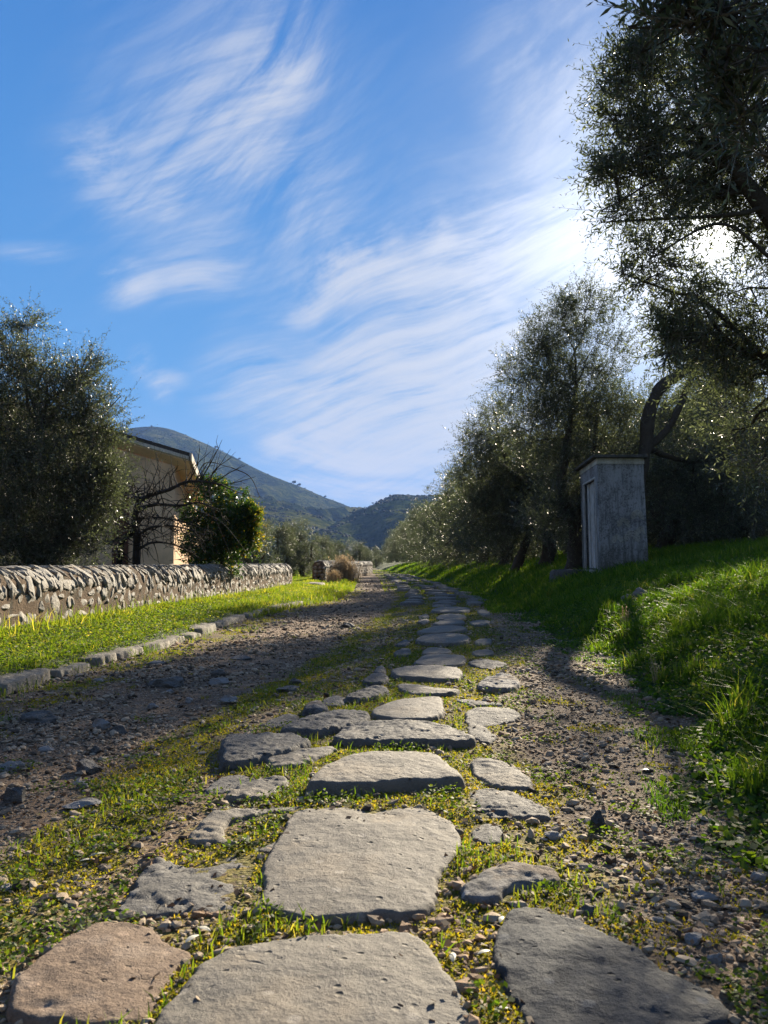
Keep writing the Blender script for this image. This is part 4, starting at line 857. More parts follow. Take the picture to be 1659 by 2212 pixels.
# ---------------------------------------------------------------- trees
def crown_mesh(name, parent, blobs, ntw, leaf=.055, seed=0, up=.45, L=14, twl=(.22, .5), lw=.20, mat='olive', clus=24, core=.25, tintf=None, csize=.16, droop=.15):
    """blobs: (centre, radius, weight) in the parent's space; leaves in pairs along thin shoots"""
    r = np.random.default_rng(seed); C = np.array([b[0] for b in blobs], float); Rr = np.array([np.broadcast_to(b[1], 3) for b in blobs], float); w = np.array([b[2] for b in blobs], float)
    nc = max(1, ntw // clus); ib = r.choice(len(blobs), nc, p=w / w.sum())
    d = nrm(r.normal(size=(nc, 3))); rad = (core + (1 - core) * r.random(nc)) ** .55
    cc_ = C[ib] + d * Rr[ib] * rad[:, None]
    k = r.integers(0, nc, ntw); B = cc_[k] + r.normal(0, csize, (ntw, 3)) * np.minimum(1, Rr[ib[k]] / .5)
    O = nrm(B - C[ib[k]]); Dv = nrm(O * .8 + np.array([0, 0, 1.0]) * r.normal(up, .5, (ntw, 1)) + r.normal(0, .45, (ntw, 3)))
    ln = r.uniform(twl[0], twl[1], ntw); curv = r.normal(0, .25, (ntw, 3)); curv[:, 2] -= droop
    t = np.linspace(.06, 1, L); P = B[:, None] + Dv[:, None] * (ln[:, None] * t)[..., None] + curv[:, None] * (ln[:, None] * t ** 2)[..., None]
    T = nrm(Dv[:, None] + 2 * curv[:, None] * t[None, :, None])
    side = nrm(np.cross(T, r.normal(size=(ntw, 1, 3))))
    alt = np.where(np.arange(L) % 2 == 0, 1, -1)[None, :, None]; rot = (np.arange(L) // 2 % 2)[None, :, None]
    s2 = np.cross(T, side); sd_ = np.where(rot == 0, side, s2) * alt
    ld = nrm(T * .75 + sd_ * .8 + r.normal(0, .22, (ntw, L, 3))); ll = leaf * r.uniform(.6, 1.15, (ntw, L, 1)) * (1 - .45 * t[None, :, None] ** 3)
    nn = nrm(np.cross(ld, T) + r.normal(0, .35, (ntw, L, 3))); wv_ = nrm(np.cross(ld, nn)) * ll * lw / 2
    V = np.stack([P, P + ld * ll * .45 + wv_, P + ld * ll, P + ld * ll * .45 - wv_], 2).reshape(-1, 3)
    n = ntw * L; Ql = np.arange(n)[:, None] * 4 + np.arange(4)[None]
    base = r.random((ntw, 1)) * .45 + r.random((ntw, L)) * .4
    sp = r.random((ntw, L)) > .93; tint = np.where(sp, .95, base)
    if tintf is not None: tint = np.clip(tint + tintf(P), 0, 1)
    tint = np.repeat(tint.ravel(), 4)
    # shoots: thin triangular stems
    ts = np.linspace(-.3, .96, 5); PS = B[:, None] + Dv[:, None] * (ln[:, None] * ts)[..., None] + curv[:, None] * (ln[:, None] * np.sign(ts) * ts ** 2)[..., None]
    th = .0026 * np.array([1.3, 1, .8, .6, .3]); A = side[:, :1]; Bn = s2[:, :1]
    ring = [PS + (A * math.cos(a) + Bn * math.sin(a)) * th[None, :, None] for a in (0, 2.1, 4.2)]
    VS = np.stack(ring, 2).reshape(-1, 3); o0 = len(V)
    kk = (np.arange(ntw)[:, None, None] * 15 + np.arange(4)[None, :, None] * 3); jj = np.arange(3)[None, None, :]; j2 = (jj + 1) % 3
    QS = np.stack([kk + jj, kk + j2, kk + 3 + j2, kk + 3 + jj], -1).reshape(-1, 4) + o0
    o = mk(name, np.vstack([V, VS]), [Ql, QS], [M[mat], M['twig']], parent, midx=[0, 1], tint=np.concatenate([tint, np.full(len(VS), .5)]))
    return o, cc_
def wood_mesh(name, parent, trunk_paths, blobs, sites, seed, r0=.05, mat='bark'):
    mb = MB(); r = np.random.default_rng(seed); ends = []
    for P, ra, rb in trunk_paths:
        S = spline(P, 10); n = len(S); rr = np.linspace(ra, rb, n); rr[:4] *= np.linspace(1.5, 1.0, 4) if ra > .1 else 1
        mb.tube(S, rr, 10, .5, .35, seed); ends.append(S)
    allp = np.vstack(ends)
    cen = []
    for b in blobs:                                                   # limbs to each foliage mass
        c = np.array(b[0], float); k = np.argmin(np.linalg.norm(allp - c, axis=1) + .6 * np.maximum(0, allp[:, 2] - c[2])); a = allp[k]
        ln_ = np.linalg.norm(c - a); S = spline([a, a + (c - a) * .3 + r.normal(0, .10 * ln_, 3) + [0, 0, .08 * ln_], a + (c - a) * .65 + r.normal(0, .10 * ln_, 3), c], 8); mb.tube(S, np.linspace(min(r0, .012 + .02 * ln_), .006, len(S)), 6, .5, .2, seed); cen.append(S)
    cen = np.vstack(cen) if cen else allp
    for s in sites[::2]:
        k = np.argmin(np.linalg.norm(cen - s, axis=1)); a = cen[k]; m_ = (a + s) / 2 + r.normal(0, .08, 3)
        mb.tube(spline([a, m_, s], 4), np.linspace(r0 * .35, .006, 9), 4, .5)
    return mb.build(name, M[mat], parent, smooth=True)
def olive(org, blobs, paths, ntw, label, seed, group, cat='olive tree', name='olive_tree', r0=.03, **kw):
    org = np.array(org, float); root = tag(empty(name, org), label, cat, group)
    bl = [(np.array(b[0]) - org, b[1], b[2]) for b in blobs]
    _, sites = crown_mesh('crown', root, bl, ntw, seed=seed, **kw)
    wood_mesh('trunk', root, [([np.array(q) - org for q in P], a, b) for P, a, b in paths], bl, sites, seed + 1, r0)
    return root
def bl(px, py, rpx, D, w=None, sq=1.0):
    r_w = rpx / F * D; return (at(px, py, D), np.array([r_w, r_w * .9, r_w * sq]), (rpx / 100) ** 2 if w is None else w)

# near tree at the right, trunk just outside the picture
D = 6.8
B = [bl(1500,150,90,D), bl(1600,60,110,D), bl(1640,230,120,D), bl(1425,250,92,D), bl(1395,175,60,D+.1), bl(1400,110,50,D,.3), bl(1440,60,60,D), bl(1330,250,20,D,.05), bl(1560,330,130,D+.3), bl(1365,330,66,D), bl(1395,430,88,D), bl(1330,440,36,D,.25),
     bl(1335,385,42,D), bl(1275,378,26,D,.14), bl(1300,480,24,D,.08), bl(1345,590,26,D,.05), bl(1490,430,90,D+.2,.35), bl(1640,430,100,D+.5,.6), bl(1400,560,66,D-.2,.55), bl(1620,620,90,D+.4,.6), bl(1500,620,60,D,.45),
     bl(1640,760,110,D+.6), bl(1540,740,80,D+.4), bl(1470,715,45,D,.3), bl(1420,770,26,D,.10), bl(1610,880,90,D+1), bl(1650,960,70,D+1), bl(1580,930,48,D+1,.2), bl(1570,820,60,D+.8,.35), bl(1700,420,110,D+.3), bl(1700,720,110,D+.5), bl(1720,100,140,D)]
base = np.array([4.6, 6.8, Hs(4.6, 6.8) - .1])
olive(base, B, [([base, base + [-.15, .1, .7], base + [-.05, .2, 1.5], base + [-.5, .1, 2.3], at(1560, 330, D)], .22, .06), ([base + [-.05, .2, 1.5], at(1720, 500, D), at(1700, 100, D)], .14, .05), ([base + [-.1, .15, 1.1], at(1730, 900, D+.5), at(1650, 770, D+.5)], .10, .03)],
      5600, 'big olive tree filling the right edge, its crown veiling the sun', 101, 'olive trees right of the track', L=14, leaf=.070, r0=.026, csize=.13, lw=.25, twl=(.2,.4))
# low bough of it hanging close to the camera
B = [bl(1560,20,70,2.5,.5), bl(1640,110,70,2.5,.8), bl(1620,250,55,2.6,.35), bl(1500,40,45,2.5,.3), bl(1430,45,25,2.5,.10), bl(1660,340,50,2.6,.3), bl(1540,150,45,2.6,.25)]
root = tag(empty('olive_tree', (1.95, 1.2, Hs(1.95, 1.2))), 'nearest olive bough, dark blurred leaves in the top right corner', 'olive tree', 'olive trees right of the track')
o_ = np.array(root.location); blx = [(np.array(b[0]) - o_, b[1], b[2]) for b in B]
_, st_ = crown_mesh('crown', root, blx, 190, leaf=.062, seed=131, L=13, twl=(.12, .24), lw=.22, clus=3, csize=.04)
wood_mesh('trunk', root, [([np.zeros(3), np.array([.1, .2, 1.0]), np.array([.0, .8, 2.0]), blx[1][0] + [.3, 0, .3]], .07, .012)], blx[:3], st_, 133, .008)

# tree behind the cabin with the forked limb
D = 18.2
g0 = gnd(1345, 1205); t0 = np.array([at(1350, 1150, D)[0], D, Hs(at(1350, 1150, D)[0], D) - .1])
B = [bl(1560,985,60,D), bl(1480,985,50,D+.8,.25), bl(1630,960,60,D), bl(1500,1050,75,D+1.2), bl(1600,1090,85,D+1), bl(1430,1040,42,D+1.2), bl(1560,880,44,D,.2), bl(1545,810,46,D,.2), bl(1620,800,50,D,.2), bl(1510,760,30,D,.07), bl(1455,790,18,D,.02), bl(1560,745,34,D,.09), bl(1600,740,40,D,.09)]
limb = [t0, at(1370, 1080, D), at(1395, 965, D), at(1405, 885, D), at(1430, 835, D), at(1465, 812, D), at(1500, 785, D), at(1545, 750, D+.2), at(1600, 735, D+.4)]
olive(t0, B, [(limb, .19, .085), ([at(1392, 975, D), at(1450, 915, D), at(1500, 800, D), at(1540, 700, D)], .10, .045), ([at(1395, 965, D), at(1440, 985, D + .3), at(1500, 1000, D + .6)], .09, .04)],
      3600, 'olive tree right behind the concrete cabin with a bare forked limb arching over it', 141, 'olive trees right of the track', leaf=.075, lw=.30, twl=(.26,.55), csize=.2)
# tall middle tree left of the cabin
D = 19.0
B = [bl(1262,670,42,D), bl(1215,690,34,D,.12), bl(1290,740,56,D), bl(1235,770,70,D), bl(1165,735,30,D,.10), bl(1165,790,48,D), bl(1110,820,34,D,.12), bl(1180,850,75,D), bl(1270,850,85,D), bl(1345,880,42,D,.2), bl(1220,930,95,D), bl(1140,930,70,D,.5), bl(1300,960,75,D), bl(1225,1030,90,D), bl(1300,1060,60,D), bl(1190,1110,60,D-.2), bl(1250,1120,55,D-.2)]
t0 = np.array([at(1238, 1200, D)[0], D, Hs(at(1238, 1200, D)[0], D) - .1])
olive(t0, B, [([t0, at(1245, 1140, D), at(1215, 1060, D), at(1225, 960, D), at(1245, 830, D)], .21, .05), ([at(1243, 1130, D), at(1275, 1030, D), at(1290, 900, D)], .10, .035)],
      7000, 'tall olive tree just left of the concrete cabin, standing above the rest of the row', 151, 'olive trees right of the track', leaf=.075, lw=.30, twl=(.26,.55), csize=.2, up=.8)
# next one down the row
D = 25.5
B = [bl(1065,925,34,D), bl(1035,960,30,D,.1), bl(1095,985,55,D), bl(1045,1030,60,D), bl(1130,1040,60,D), bl(1160,1000,50,D), bl(1090,1090,70,D), bl(1030,1110,50,D), bl(1150,1110,60,D), bl(1065,880,15,D,.04), bl(1200,1040,50,D)]
t0 = np.array([at(1180, 1200, D)[0], D, Hs(at(1180, 1200, D)[0], D) - .1])
olive(t0, B, [([t0, at(1186, 1160, D), at(1165, 1090, D), at(1120, 1040, D), at(1080, 960, D)], .26, .06), ([at(1184, 1150, D), at(1200, 1090, D), at(1160, 1010, D)], .11, .04), ([t0 + [-.9, .4, 0], at(1150, 1110, D), at(1090, 1080, D)], .14, .05)],
      6200, 'olive tree second in the row left of the cabin, with a leaning dark trunk', 161, 'olive trees right of the track', leaf=.085, lw=.32, twl=(.28,.6), csize=.24)

def generic(seed, label, group, hgt=4.3, n=3500, leaf=.085):
    r = np.random.default_rng(seed); B = []
    for k in range(11):
        a = k * 2.4 + r.normal(0, .3); q = r.uniform(.5, 1.45); z = [.75, 1.1, .8, hgt * .75, 1.6, hgt * .6, .9, hgt * .7, 1.9, hgt * .5, 1.2][k] + r.uniform(-.1, .15)
        B.append((np.array([q * math.cos(a), q * math.sin(a), z]), np.array([r.uniform(.65, 1.0)] * 2 + [r.uniform(.6, .95)]), 1.0))
    for k in range(3): B.append((np.array([r.normal(0, .5), r.normal(0, .5), hgt * r.uniform(.78, .92)]), np.array([.5, .5, .6]), .5))
    t = r.normal(0, .12, (3, 2))
    P = [([np.zeros(3), np.array([t[0, 0], t[0, 1], .6]), np.array([t[1, 0], t[1, 1], 1.3]), np.array([.4, .2, 2.3]), np.array([.2, .1, 3.2])], .21, .05),
         ([np.array([t[0, 0], t[0, 1], .7]), np.array([-.5, -.2, 1.5]), np.array([-.8, .1, 2.5])], .13, .04), ([np.array([0, 0, .3]), np.array([.4, -.4, 1.2]), np.array([.9, -.5, 2.0])], .10, .04)]
    return olive((0, 0, 0), B, P, n, label, seed, group, leaf=leaf, lw=.32, csize=.2, twl=(.22, .45))
GR = 'olive trees right of the track'
protos = [generic(201, 'x', GR), generic(211, 'x', GR), generic(221, 'x', GR)]
used = [False] * 3
def place(v, x, y, s, rz, label, group=GR, sz=None, dz=0.0):
    if used[v]: o = copy_tree(protos[v])
    else: o = protos[v]; used[v] = True
    o.location = (x, y, Hs(x, y) - .05 + dz); o.rotation_euler = (0, 0, rz); o.scale = (s, s, s if sz is None else sz)
    o['label'] = label; o['group'] = group; return o
NTH = ['third', 'fourth', 'fifth', 'sixth', 'seventh', 'eighth', 'ninth', 'tenth', 'eleventh', 'twelfth', 'thirteenth', 'fourteenth', 'fifteenth']
row = [(1085, 34, 1.32), (1030, 42, 1.32), (992, 50, 1.3), (962, 58, 1.3), (938, 67, 1.3), (917, 77, 1.3), (900, 88, 1.3), (884, 101, 1.28), (870, 116, 1.28), (857, 133, 1.25), (847, 152, 1.2), (836, 175, 1.15)]
for k, (px, D, s) in enumerate(row):
    place(k % 3, at(px, 1215, D)[0] + .15, D, s * [1.0, .94, 1.04][k % 3], k * 1.7, 'olive tree %s in the right hand row counting away from the concrete cabin' % NTH[k], sz=s * [.98, .90, 1.0][k % 3])
# second row and grove behind the cabin on the right
gro = [(1428, 24.0, 1.22, 'with the dark trunk just right of the concrete cabin'), (1618, 24.5, 1.22, 'whose dark forked trunk stands near the right edge of the photo'), (1530, 27.9, 1.44, 'between the two dark trunks right of the cabin, farther back'),
       (1700, 27.3, 1.30, 'cut by the right edge of the photo, behind the forked trunk'), (1330, 28.6, 1.44, 'mostly hidden directly behind the concrete cabin'), (1230, 33.8, 1.38, 'seen low down between the tall tree and the cabin'),
       (1450, 35.1, 1.56, 'in the back of the grove right of the cabin'), (1590, 36.4, 1.56, 'farthest back toward the right edge'), (1130, 44.2, 1.38, 'in the second row behind the leaning trunk'), (1340, 42.9, 1.62, 'deep in the grove above the cabin roof'), (1060, 57.2, 1.38, 'in the second row, far down the track')]
for k, (px, D, s, lab) in enumerate(gro): place((k + 1) % 3, at(px, 1215, D)[0], D, s, k * 2.1 + .4, 'olive tree ' + lab, sz=s * .95)

# big olive at the left, behind the wall
D = 12.6
B = [bl(40,760,45,D,.2), bl(60,700,20,D,.06), bl(120,770,18,D,.04), bl(175,800,34,D,.16), bl(5,790,60,D), bl(80,830,75,D), bl(150,880,80,D), bl(195,870,32,D,.12), bl(208,945,34,D,.2), bl(30,930,120,D), bl(130,980,110,D), bl(180,1010,62,D), bl(60,1080,140,D), bl(155,1090,85,D), bl(212,1060,44,D,.35), bl(30,1180,100,D), bl(125,1170,80,D), bl(180,1160,50,D,.4), bl(-90,900,150,D), bl(-100,1100,170,D), bl(236,1015,26,D,.10), bl(262,855,12,D,.03), bl(240,930,12,D,.03)]
t0 = np.array([-5.4, D + .2, .1])
olive(t0, B, [([t0, t0 + [.05, 0, .7], t0 + [.3, .1, 1.5], at(90, 930, D)], .2, .05), ([t0 + [0, 0, .5], t0 + [-.7, .1, 1.6], t0 + [-1.0, 0, 2.6]], .14, .05)],
      10500, 'big dense olive tree at the left edge rising behind the stone wall', 171, 'olive trees left of the track', leaf=.066, lw=.28, up=.75, L=14)
GL = 'olive trees left of the track'
lft = [(548, 36, .66, 'just right of the yellowing citrus bush'), (600, 39, .68, 'second to the right from the citrus bush'), (655, 41, .70, 'above the far end of the near stone wall'), (700, 52, .62, 'low, above the gap between the two walls'),
       (735, 66, .66, 'beyond the second wall stub'), (771, 64, .62, 'rounded, close to the track where it fades out'), (792, 120, .8, 'small, nearest the vanishing point on the left'), (500, 48, .9, 'in the back, hidden by the citrus bush'), (812, 135, .8, 'small and low, at the vanishing point of the track')]
for k, (px, D, s, lab) in enumerate(lft): place(k % 3, at(px, 1215, D)[0], D, s, k * 1.3, 'olive tree ' + lab, GL, sz=s * .92)

# citrus bush by the house
D = 18.5
B = [bl(470,1075,36,D), bl(440,1110,40,D), bl(505,1110,45,D), bl(465,1150,55,D), bl(530,1120,24,D,.2), bl(515,1165,40,D), bl(430,1175,40,D), bl(480,1200,45,D), bl(540,1155,16,D,.06), bl(550,1120,9,D,.03), bl(450,1048,14,D,.05)]
t0 = np.array([at(475, 1200, D)[0], D, .1]); xr_ = at(535, 1100, D)[0] - t0[0]
root = tag(empty('citrus_tree', t0), 'dense green citrus bush turning yellow on its right side, by the house corner', 'citrus tree')
bb = [(np.array(b[0]) - t0, b[1], b[2]) for b in B]
_, st_ = crown_mesh('crown', root, bb, 3200, leaf=.085, seed=181, L=9, twl=(.12, .28), lw=.5, mat='citrus', clus=12, csize=.1, tintf=lambda P: .42 * sstep((P[..., 0] - xr_ + .05) / .55) - .04)
wood_mesh('trunk', root, [([np.zeros(3), np.array([.05, 0, .6]), np.array([0, .05, 1.3])], .08, .03)], bb[:5], st_, 182, .02)
fb = MB(); r = np.random.default_rng(8)
for q in range(34):
    b = bb[r.integers(len(bb))]; d_ = nrm(r.normal(size=3)); d_[1] = -abs(d_[1]); V, Fc = ICO[1]; fb.add(V * .03 + b[0] + d_ * b[1] * .95, Fc, r.random())
M['fruit'] = foliage('citrus_fruit', [(0, (.5, .16, .03)), (1, (.65, .30, .05))], .05, .4, .5, (1, 1, 1)); fb.build('fruit', M['fruit'], root, smooth=True)

# bare fig tree against the house
def figtree():
    D = 15.5; r = np.random.default_rng(19); A = lambda x, y, d=0: at(x, y, D + d)
    t0 = np.array([A(292, 1212)[0], D, .05]); root = tag(empty('bare_tree', t0), 'leafless tangled fig tree with tall bare shoots in front of the salmon house', 'bare tree')
    mb = MB(); limbs = []
    def limb(P, ra, rb, rough=.25):
        S = spline(P, 10); mb.tube(S - t0, np.linspace(ra, rb, len(S)), 7, r.uniform(.2, .9), rough, 3); limbs.append((S, np.linspace(ra, rb, len(S))))
    limb([t0, A(296, 1170), A(292, 1120), A(302, 1078)], .085, .06)
    limb([A(302, 1080), A(330, 1068, .2), A(365, 1058, .1), A(400, 1042), A(440, 1040, -.3), A(480, 1048, -.5)], .05, .014)
    limb([A(296, 1098), A(340, 1090, -.4), A(390, 1092, -.7), A(430, 1086, -.8), A(470, 1100, -1)], .036, .010)
    limb([t0 + [-.35, .1, 0], A(262, 1180), A(285, 1150), A(296, 1120)], .07, .04); limb([A(262, 1185), A(230, 1165, .3), A(215, 1120, .5)], .04, .012)
    limb([A(295, 1160), A(325, 1140, -.5), A(370, 1136, -.8), A(420, 1146, -1)], .034, .010)
    limb([A(293, 1190), A(330, 1172, -.3), A(380, 1178, -.6), A(430, 1205, -.7)], .030, .009)
    limb([A(302, 1085), A(280, 1060, .4), A(262, 1045, .6)], .032, .010); limb([A(298, 1120), A(345, 1118, .5), A(400, 1128, .7), A(455, 1150, .8)], .028, .008)
    n0 = len(limbs)
    for q in range(210):                                            # crooked side branches
        S, rr = limbs[r.integers(n0)]; k = r.integers(4, len(S)); p = S[k]; d = nrm(np.array([r.normal(.25, .8), r.normal(0, .6), r.normal(-.1, .7)])); P = [p]
        for s_ in range(4): d = nrm(d + r.normal(0, .55, 3) + [0, 0, .03]); P.append(P[-1] + d * r.uniform(.07, .19))
        limb(P, min(.014, rr[k] * .6), .003, .0)
    n1 = len(limbs)
    for q in range(340):                                            # fine twigs
        S, rr = limbs[r.integers(n0, n1)]; p = S[r.integers(2, len(S))]; d = nrm(r.normal(size=3)); P = [p]
        for s_ in range(2): d = nrm(d + r.normal(0, .4, 3)); P.append(P[-1] + d * r.uniform(.06, .16))
        S2 = spline(P, 4); mb.tube(S2 - t0, np.linspace(.005, .0022, len(S2)), 4, r.uniform(.4, 1))
    for (xa, ya, xb, yb) in ((322,1060,338,978),(312,1070,322,1000),(345,1062,352,990),(360,1058,332,1000),(338,1065,312,1015),(372,1056,386,1005),(395,1048,420,1000),(405,1045,400,985),(412,1044,455,975),(420,1043,475,965),(432,1041,480,950),(440,1042,498,970),(452,1043,505,985),(460,1046,530,1005),(470,1048,552,1030),(425,1044,440,1000),(300,1075,275,1000),(296,1080,256,1010),(385,1052,368,985),(448,1042,520,1055),(350,1060,378,1010),(480,1048,560,1075),(330,1066,356,1030),(402,1046,432,968)):
        a = A(xa, ya, r.uniform(-.3, .3)); b = A(xb, yb, r.uniform(-.6, .6)); m_ = (a + b) / 2 + r.normal(0, .06, 3); S = spline([a, m_, b], 8)
        mb.tube(S - t0, np.linspace(.0145, .0035, len(S)), 5, r.uniform(.1, .7))
        for q in range(3):
            k = r.integers(4, len(S) - 2); d = nrm(S[-1] - S[0]) + r.normal(0, .45, 3); e = S[k] + d * r.uniform(.1, .3); mb.tube(np.array([S[k], (S[k] + e) / 2 + r.normal(0, .02, 3), e]) - t0, [.006, .004, .0025], 4, .8)
    for (xa, ya, xm, ym, xb, yb) in ((420,1045,445,1000,500,1010),(500,1010,540,1030,562,1075),(262,1045,290,1005,330,1025),(280,1080,320,1042,372,1075),(450,1045,462,1110,505,1215),(420,1100,480,1130,530,1190),(255,1100,300,1140,310,1215)):
        S = spline([A(xa, ya, -.3), A(xm, ym, -.5), A(xb, yb, -.4)], 10); mb.tube(S - t0, np.linspace(.011, .005, len(S)), 5, .9)
    mb.build('branches', M['figbark'], root, smooth=True)
figtree()

# ---------------------------------------------------------------- dry stalks and weeds
def stalks(px, py, D, wpx, hpx, n, label, seed, name='dry_reeds', cat='dry weeds', plume=True, group=None, mat='dry'):
    r = np.random.default_rng(seed); x0 = at(px, py, D)[0]; z0 = Hs(x0, D); w = wpx / F * D; h = hpx / F * D; mb = MB(); LV = []
    for q in range(n):
        x, y = r.normal(0, w * .28), r.normal(0, w * .35); hh = h * r.uniform(.5, 1) * (1 - .35 * min(1, abs(x) / w * 1.6)); lx, ly = r.normal(0, .14, 2) * hh
        z = Hs(x0 + x, D + y) - z0
        P = np.array([[x, y, z - .02], [x + lx * .3, y + ly * .3, z + hh * .5], [x + lx, y + ly, z + hh]]); th = .0012 + .00016 * D; mb.tube(spline(P, 4), np.linspace(th * 1.3, th * .5, 9), 4, r.random())
        for s_ in range(7 if plume else 4):
            k = r.uniform(.35 if not plume else .6, 1); p = P[0] * (1 - k) + P[2] * k; d = nrm(r.normal(0, .6, 3) + [0, 0, .8]); l_ = hh * r.uniform(.06, .14); sdv = nrm(np.cross(d, r.normal(size=3))) * l_ * .14
            mb.add(np.array([p, p + d * l_ * .5 + sdv, p + d * l_, p + d * l_ * .5 - sdv]), [[0, 1, 2, 3]], r.uniform(.3, 1))
    o = mb.build(name, M[mat], None); o.location = (x0, D, z0); return tag(o, label, cat, group)
stalks(741, 1236, 36, 52, 58, 380, 'tall tawny dry reeds beside the end of the far wall stub', 21)
stalks(722, 1250, 31, 30, 34, 120, 'small clump of dry grass in front of the reeds', 22)
stalks(1349, 1272, 8.6, 16, 58, 9, 'pale dry weed stalk standing in the grass before the cabin', 23, 'dry_weed', 'dry weed')
stalks(1412, 1385, 5.9, 18, 70, 8, 'pale dry weed stalk lower down the bank, right of the gravel', 24, 'dry_weed', 'dry weed')
stalks(1190, 1240, 14.5, 30, 30, 26, 'tuft of yellowish weeds at the bank edge left of the cabin', 25, 'weed_tuft', 'weed', False, None, 'grass')

# ---------------------------------------------------------------- fallen leaves, twigs
def leaf_litter():
    spots = [(1083, 2000, 34, 70, 'pale dry olive leaf standing on edge at the left of the dark wedge slab'), (978, 2085, 44, 85, 'whitish dry leaf on the moss between the two bottom slabs'), (1045, 2075, 34, 30, 'curled beige leaf left of the dark wedge slab'),
             (1128, 1912, 56, 20, 'long cream leaf on the weeds beside the pale broken stone'), (1085, 2198, 26, 0, 'tiny white leaf by the bottom edge near the dark wedge slab'), (210, 1858, 36, 35, 'silver leaf lying on the moss at the left'),
             (415, 2045, 44, 60, 'grey dry leaf between the tan stone and the bottom slab'), (440, 2025, 40, -30, 'thin green grey leaf above the bottom slab'), (1393, 1676, 26, 10, 'bright pale leaf on the right gravel'), (890, 1612, 44, -8, 'long blue green leaf on the grass behind the humped slab'), (185, 1870, 26, 30, 'small silver leaf left of the others on the gravel')]
    for k, (px, py, w, ang, lab) in enumerate(spots):
        p = gnd(px, py); L = w / F * p[1] * 1.0; r = np.random.default_rng(k + 70)
        t = np.linspace(0, 1, 9); wd = np.sin(np.pi * t) ** .8 * L * .16; cz = .12 * L * np.sin(np.pi * t) + .004
        C = np.stack([t * L - L / 2, 0 * t, cz], 1); V = np.vstack([C + np.stack([0 * t, wd, -.2 * wd], 1), C, C - np.stack([0 * t, wd, .2 * wd], 1)]); n = 9
        Fa = [[a * n + b, a * n + b + 1, (a + 1) * n + b + 1, (a + 1) * n + b] for a in (0, 1) for b in range(n - 1)]
        a = R(ang); V = V @ np.array([[math.cos(a), math.sin(a), 0], [-math.sin(a), math.cos(a), 0], [0, 0, 1]])
        o = mk('fallen_leaf', V, [np.array(Fa)], M['deadleaf'], tint=np.full(len(V), r.uniform(.5, 1)), smooth=True); o.location = p + [0, 0, .006]
        tag(o, lab, 'leaf', 'fallen olive leaves')
    def stick(pts, rad, lab, s):
        P = np.array([gnd(*q) + [0, 0, .008 + .006 * (i % 2)] for i, q in enumerate(pts)]); S = spline(P, 6); mb = MB(); mb.tube(S - S[0], np.linspace(rad, rad * .5, len(S)), 6, .9, .2, s)
        o = mb.build('twig', M['figbark'], None, True); o.location = S[0]; tag(o, lab, 'twig', 'dry twigs on the ground')
    stick([(1078, 2060), (1085, 2100), (1098, 2150), (1112, 2180)], .003, 'thin pale twig along the left side of the dark wedge slab', 1)
    stick([(505, 1585), (540, 1562), (598, 1542)], .004, 'long thin dry twig slanting on the moss behind the blocky dark stone', 2)
    stick([(185, 1997), (205, 1984), (240, 1979), (260, 1982)], .003, 'curved brown twig on the top edge of the tan stone', 3)
leaf_litter()

# ---------------------------------------------------------------- hills
def hillmat(name, cols):
    m, nt, out = newmat(name); v = nd(nt, 'ShaderNodeTexCoord').outputs['Object']
    n1 = noise(nt, .006, 8, .62, v); n2 = noise(nt, .035, 8, .7, v); n3 = noise(nt, .12, 4, .75, v)
    f = mth(nt, 'MULTIPLY_ADD', n3, .25, mth(nt, 'MULTIPLY_ADD', n2, .5, mth(nt, 'MULTIPLY', n1, .35)))
    c = rampn(nt, f, [(.42, cols[0]), (.53, cols[1]), (.62, cols[2]), (.72, cols[3])])
    p = nd(nt, 'ShaderNodeBsdfPrincipled', {'Base Color': c, 'Roughness': 1.0, 'Specular IOR Level': .0, 'Normal': bump(nt, mth(nt, 'ADD', n3, n2), 16.0, 1.0)})
    nt.links.new(p.outputs[0], out.inputs[0]); return m
M['hill'] = hillmat('maquis_hill', [(.005, .013, .008), (.030, .045, .012), (.095, .102, .024), (.19, .16, .09)])
M['hill_near'] = hillmat('wooded_hill', [(.006, .014, .007), (.024, .042, .011), (.075, .092, .022), (.16, .13, .08)])
M['scrub'] = foliage('maquis_scrub', [(0, (.014, .022, .010)), (1, (.045, .055, .022))], .1, .8, .1)
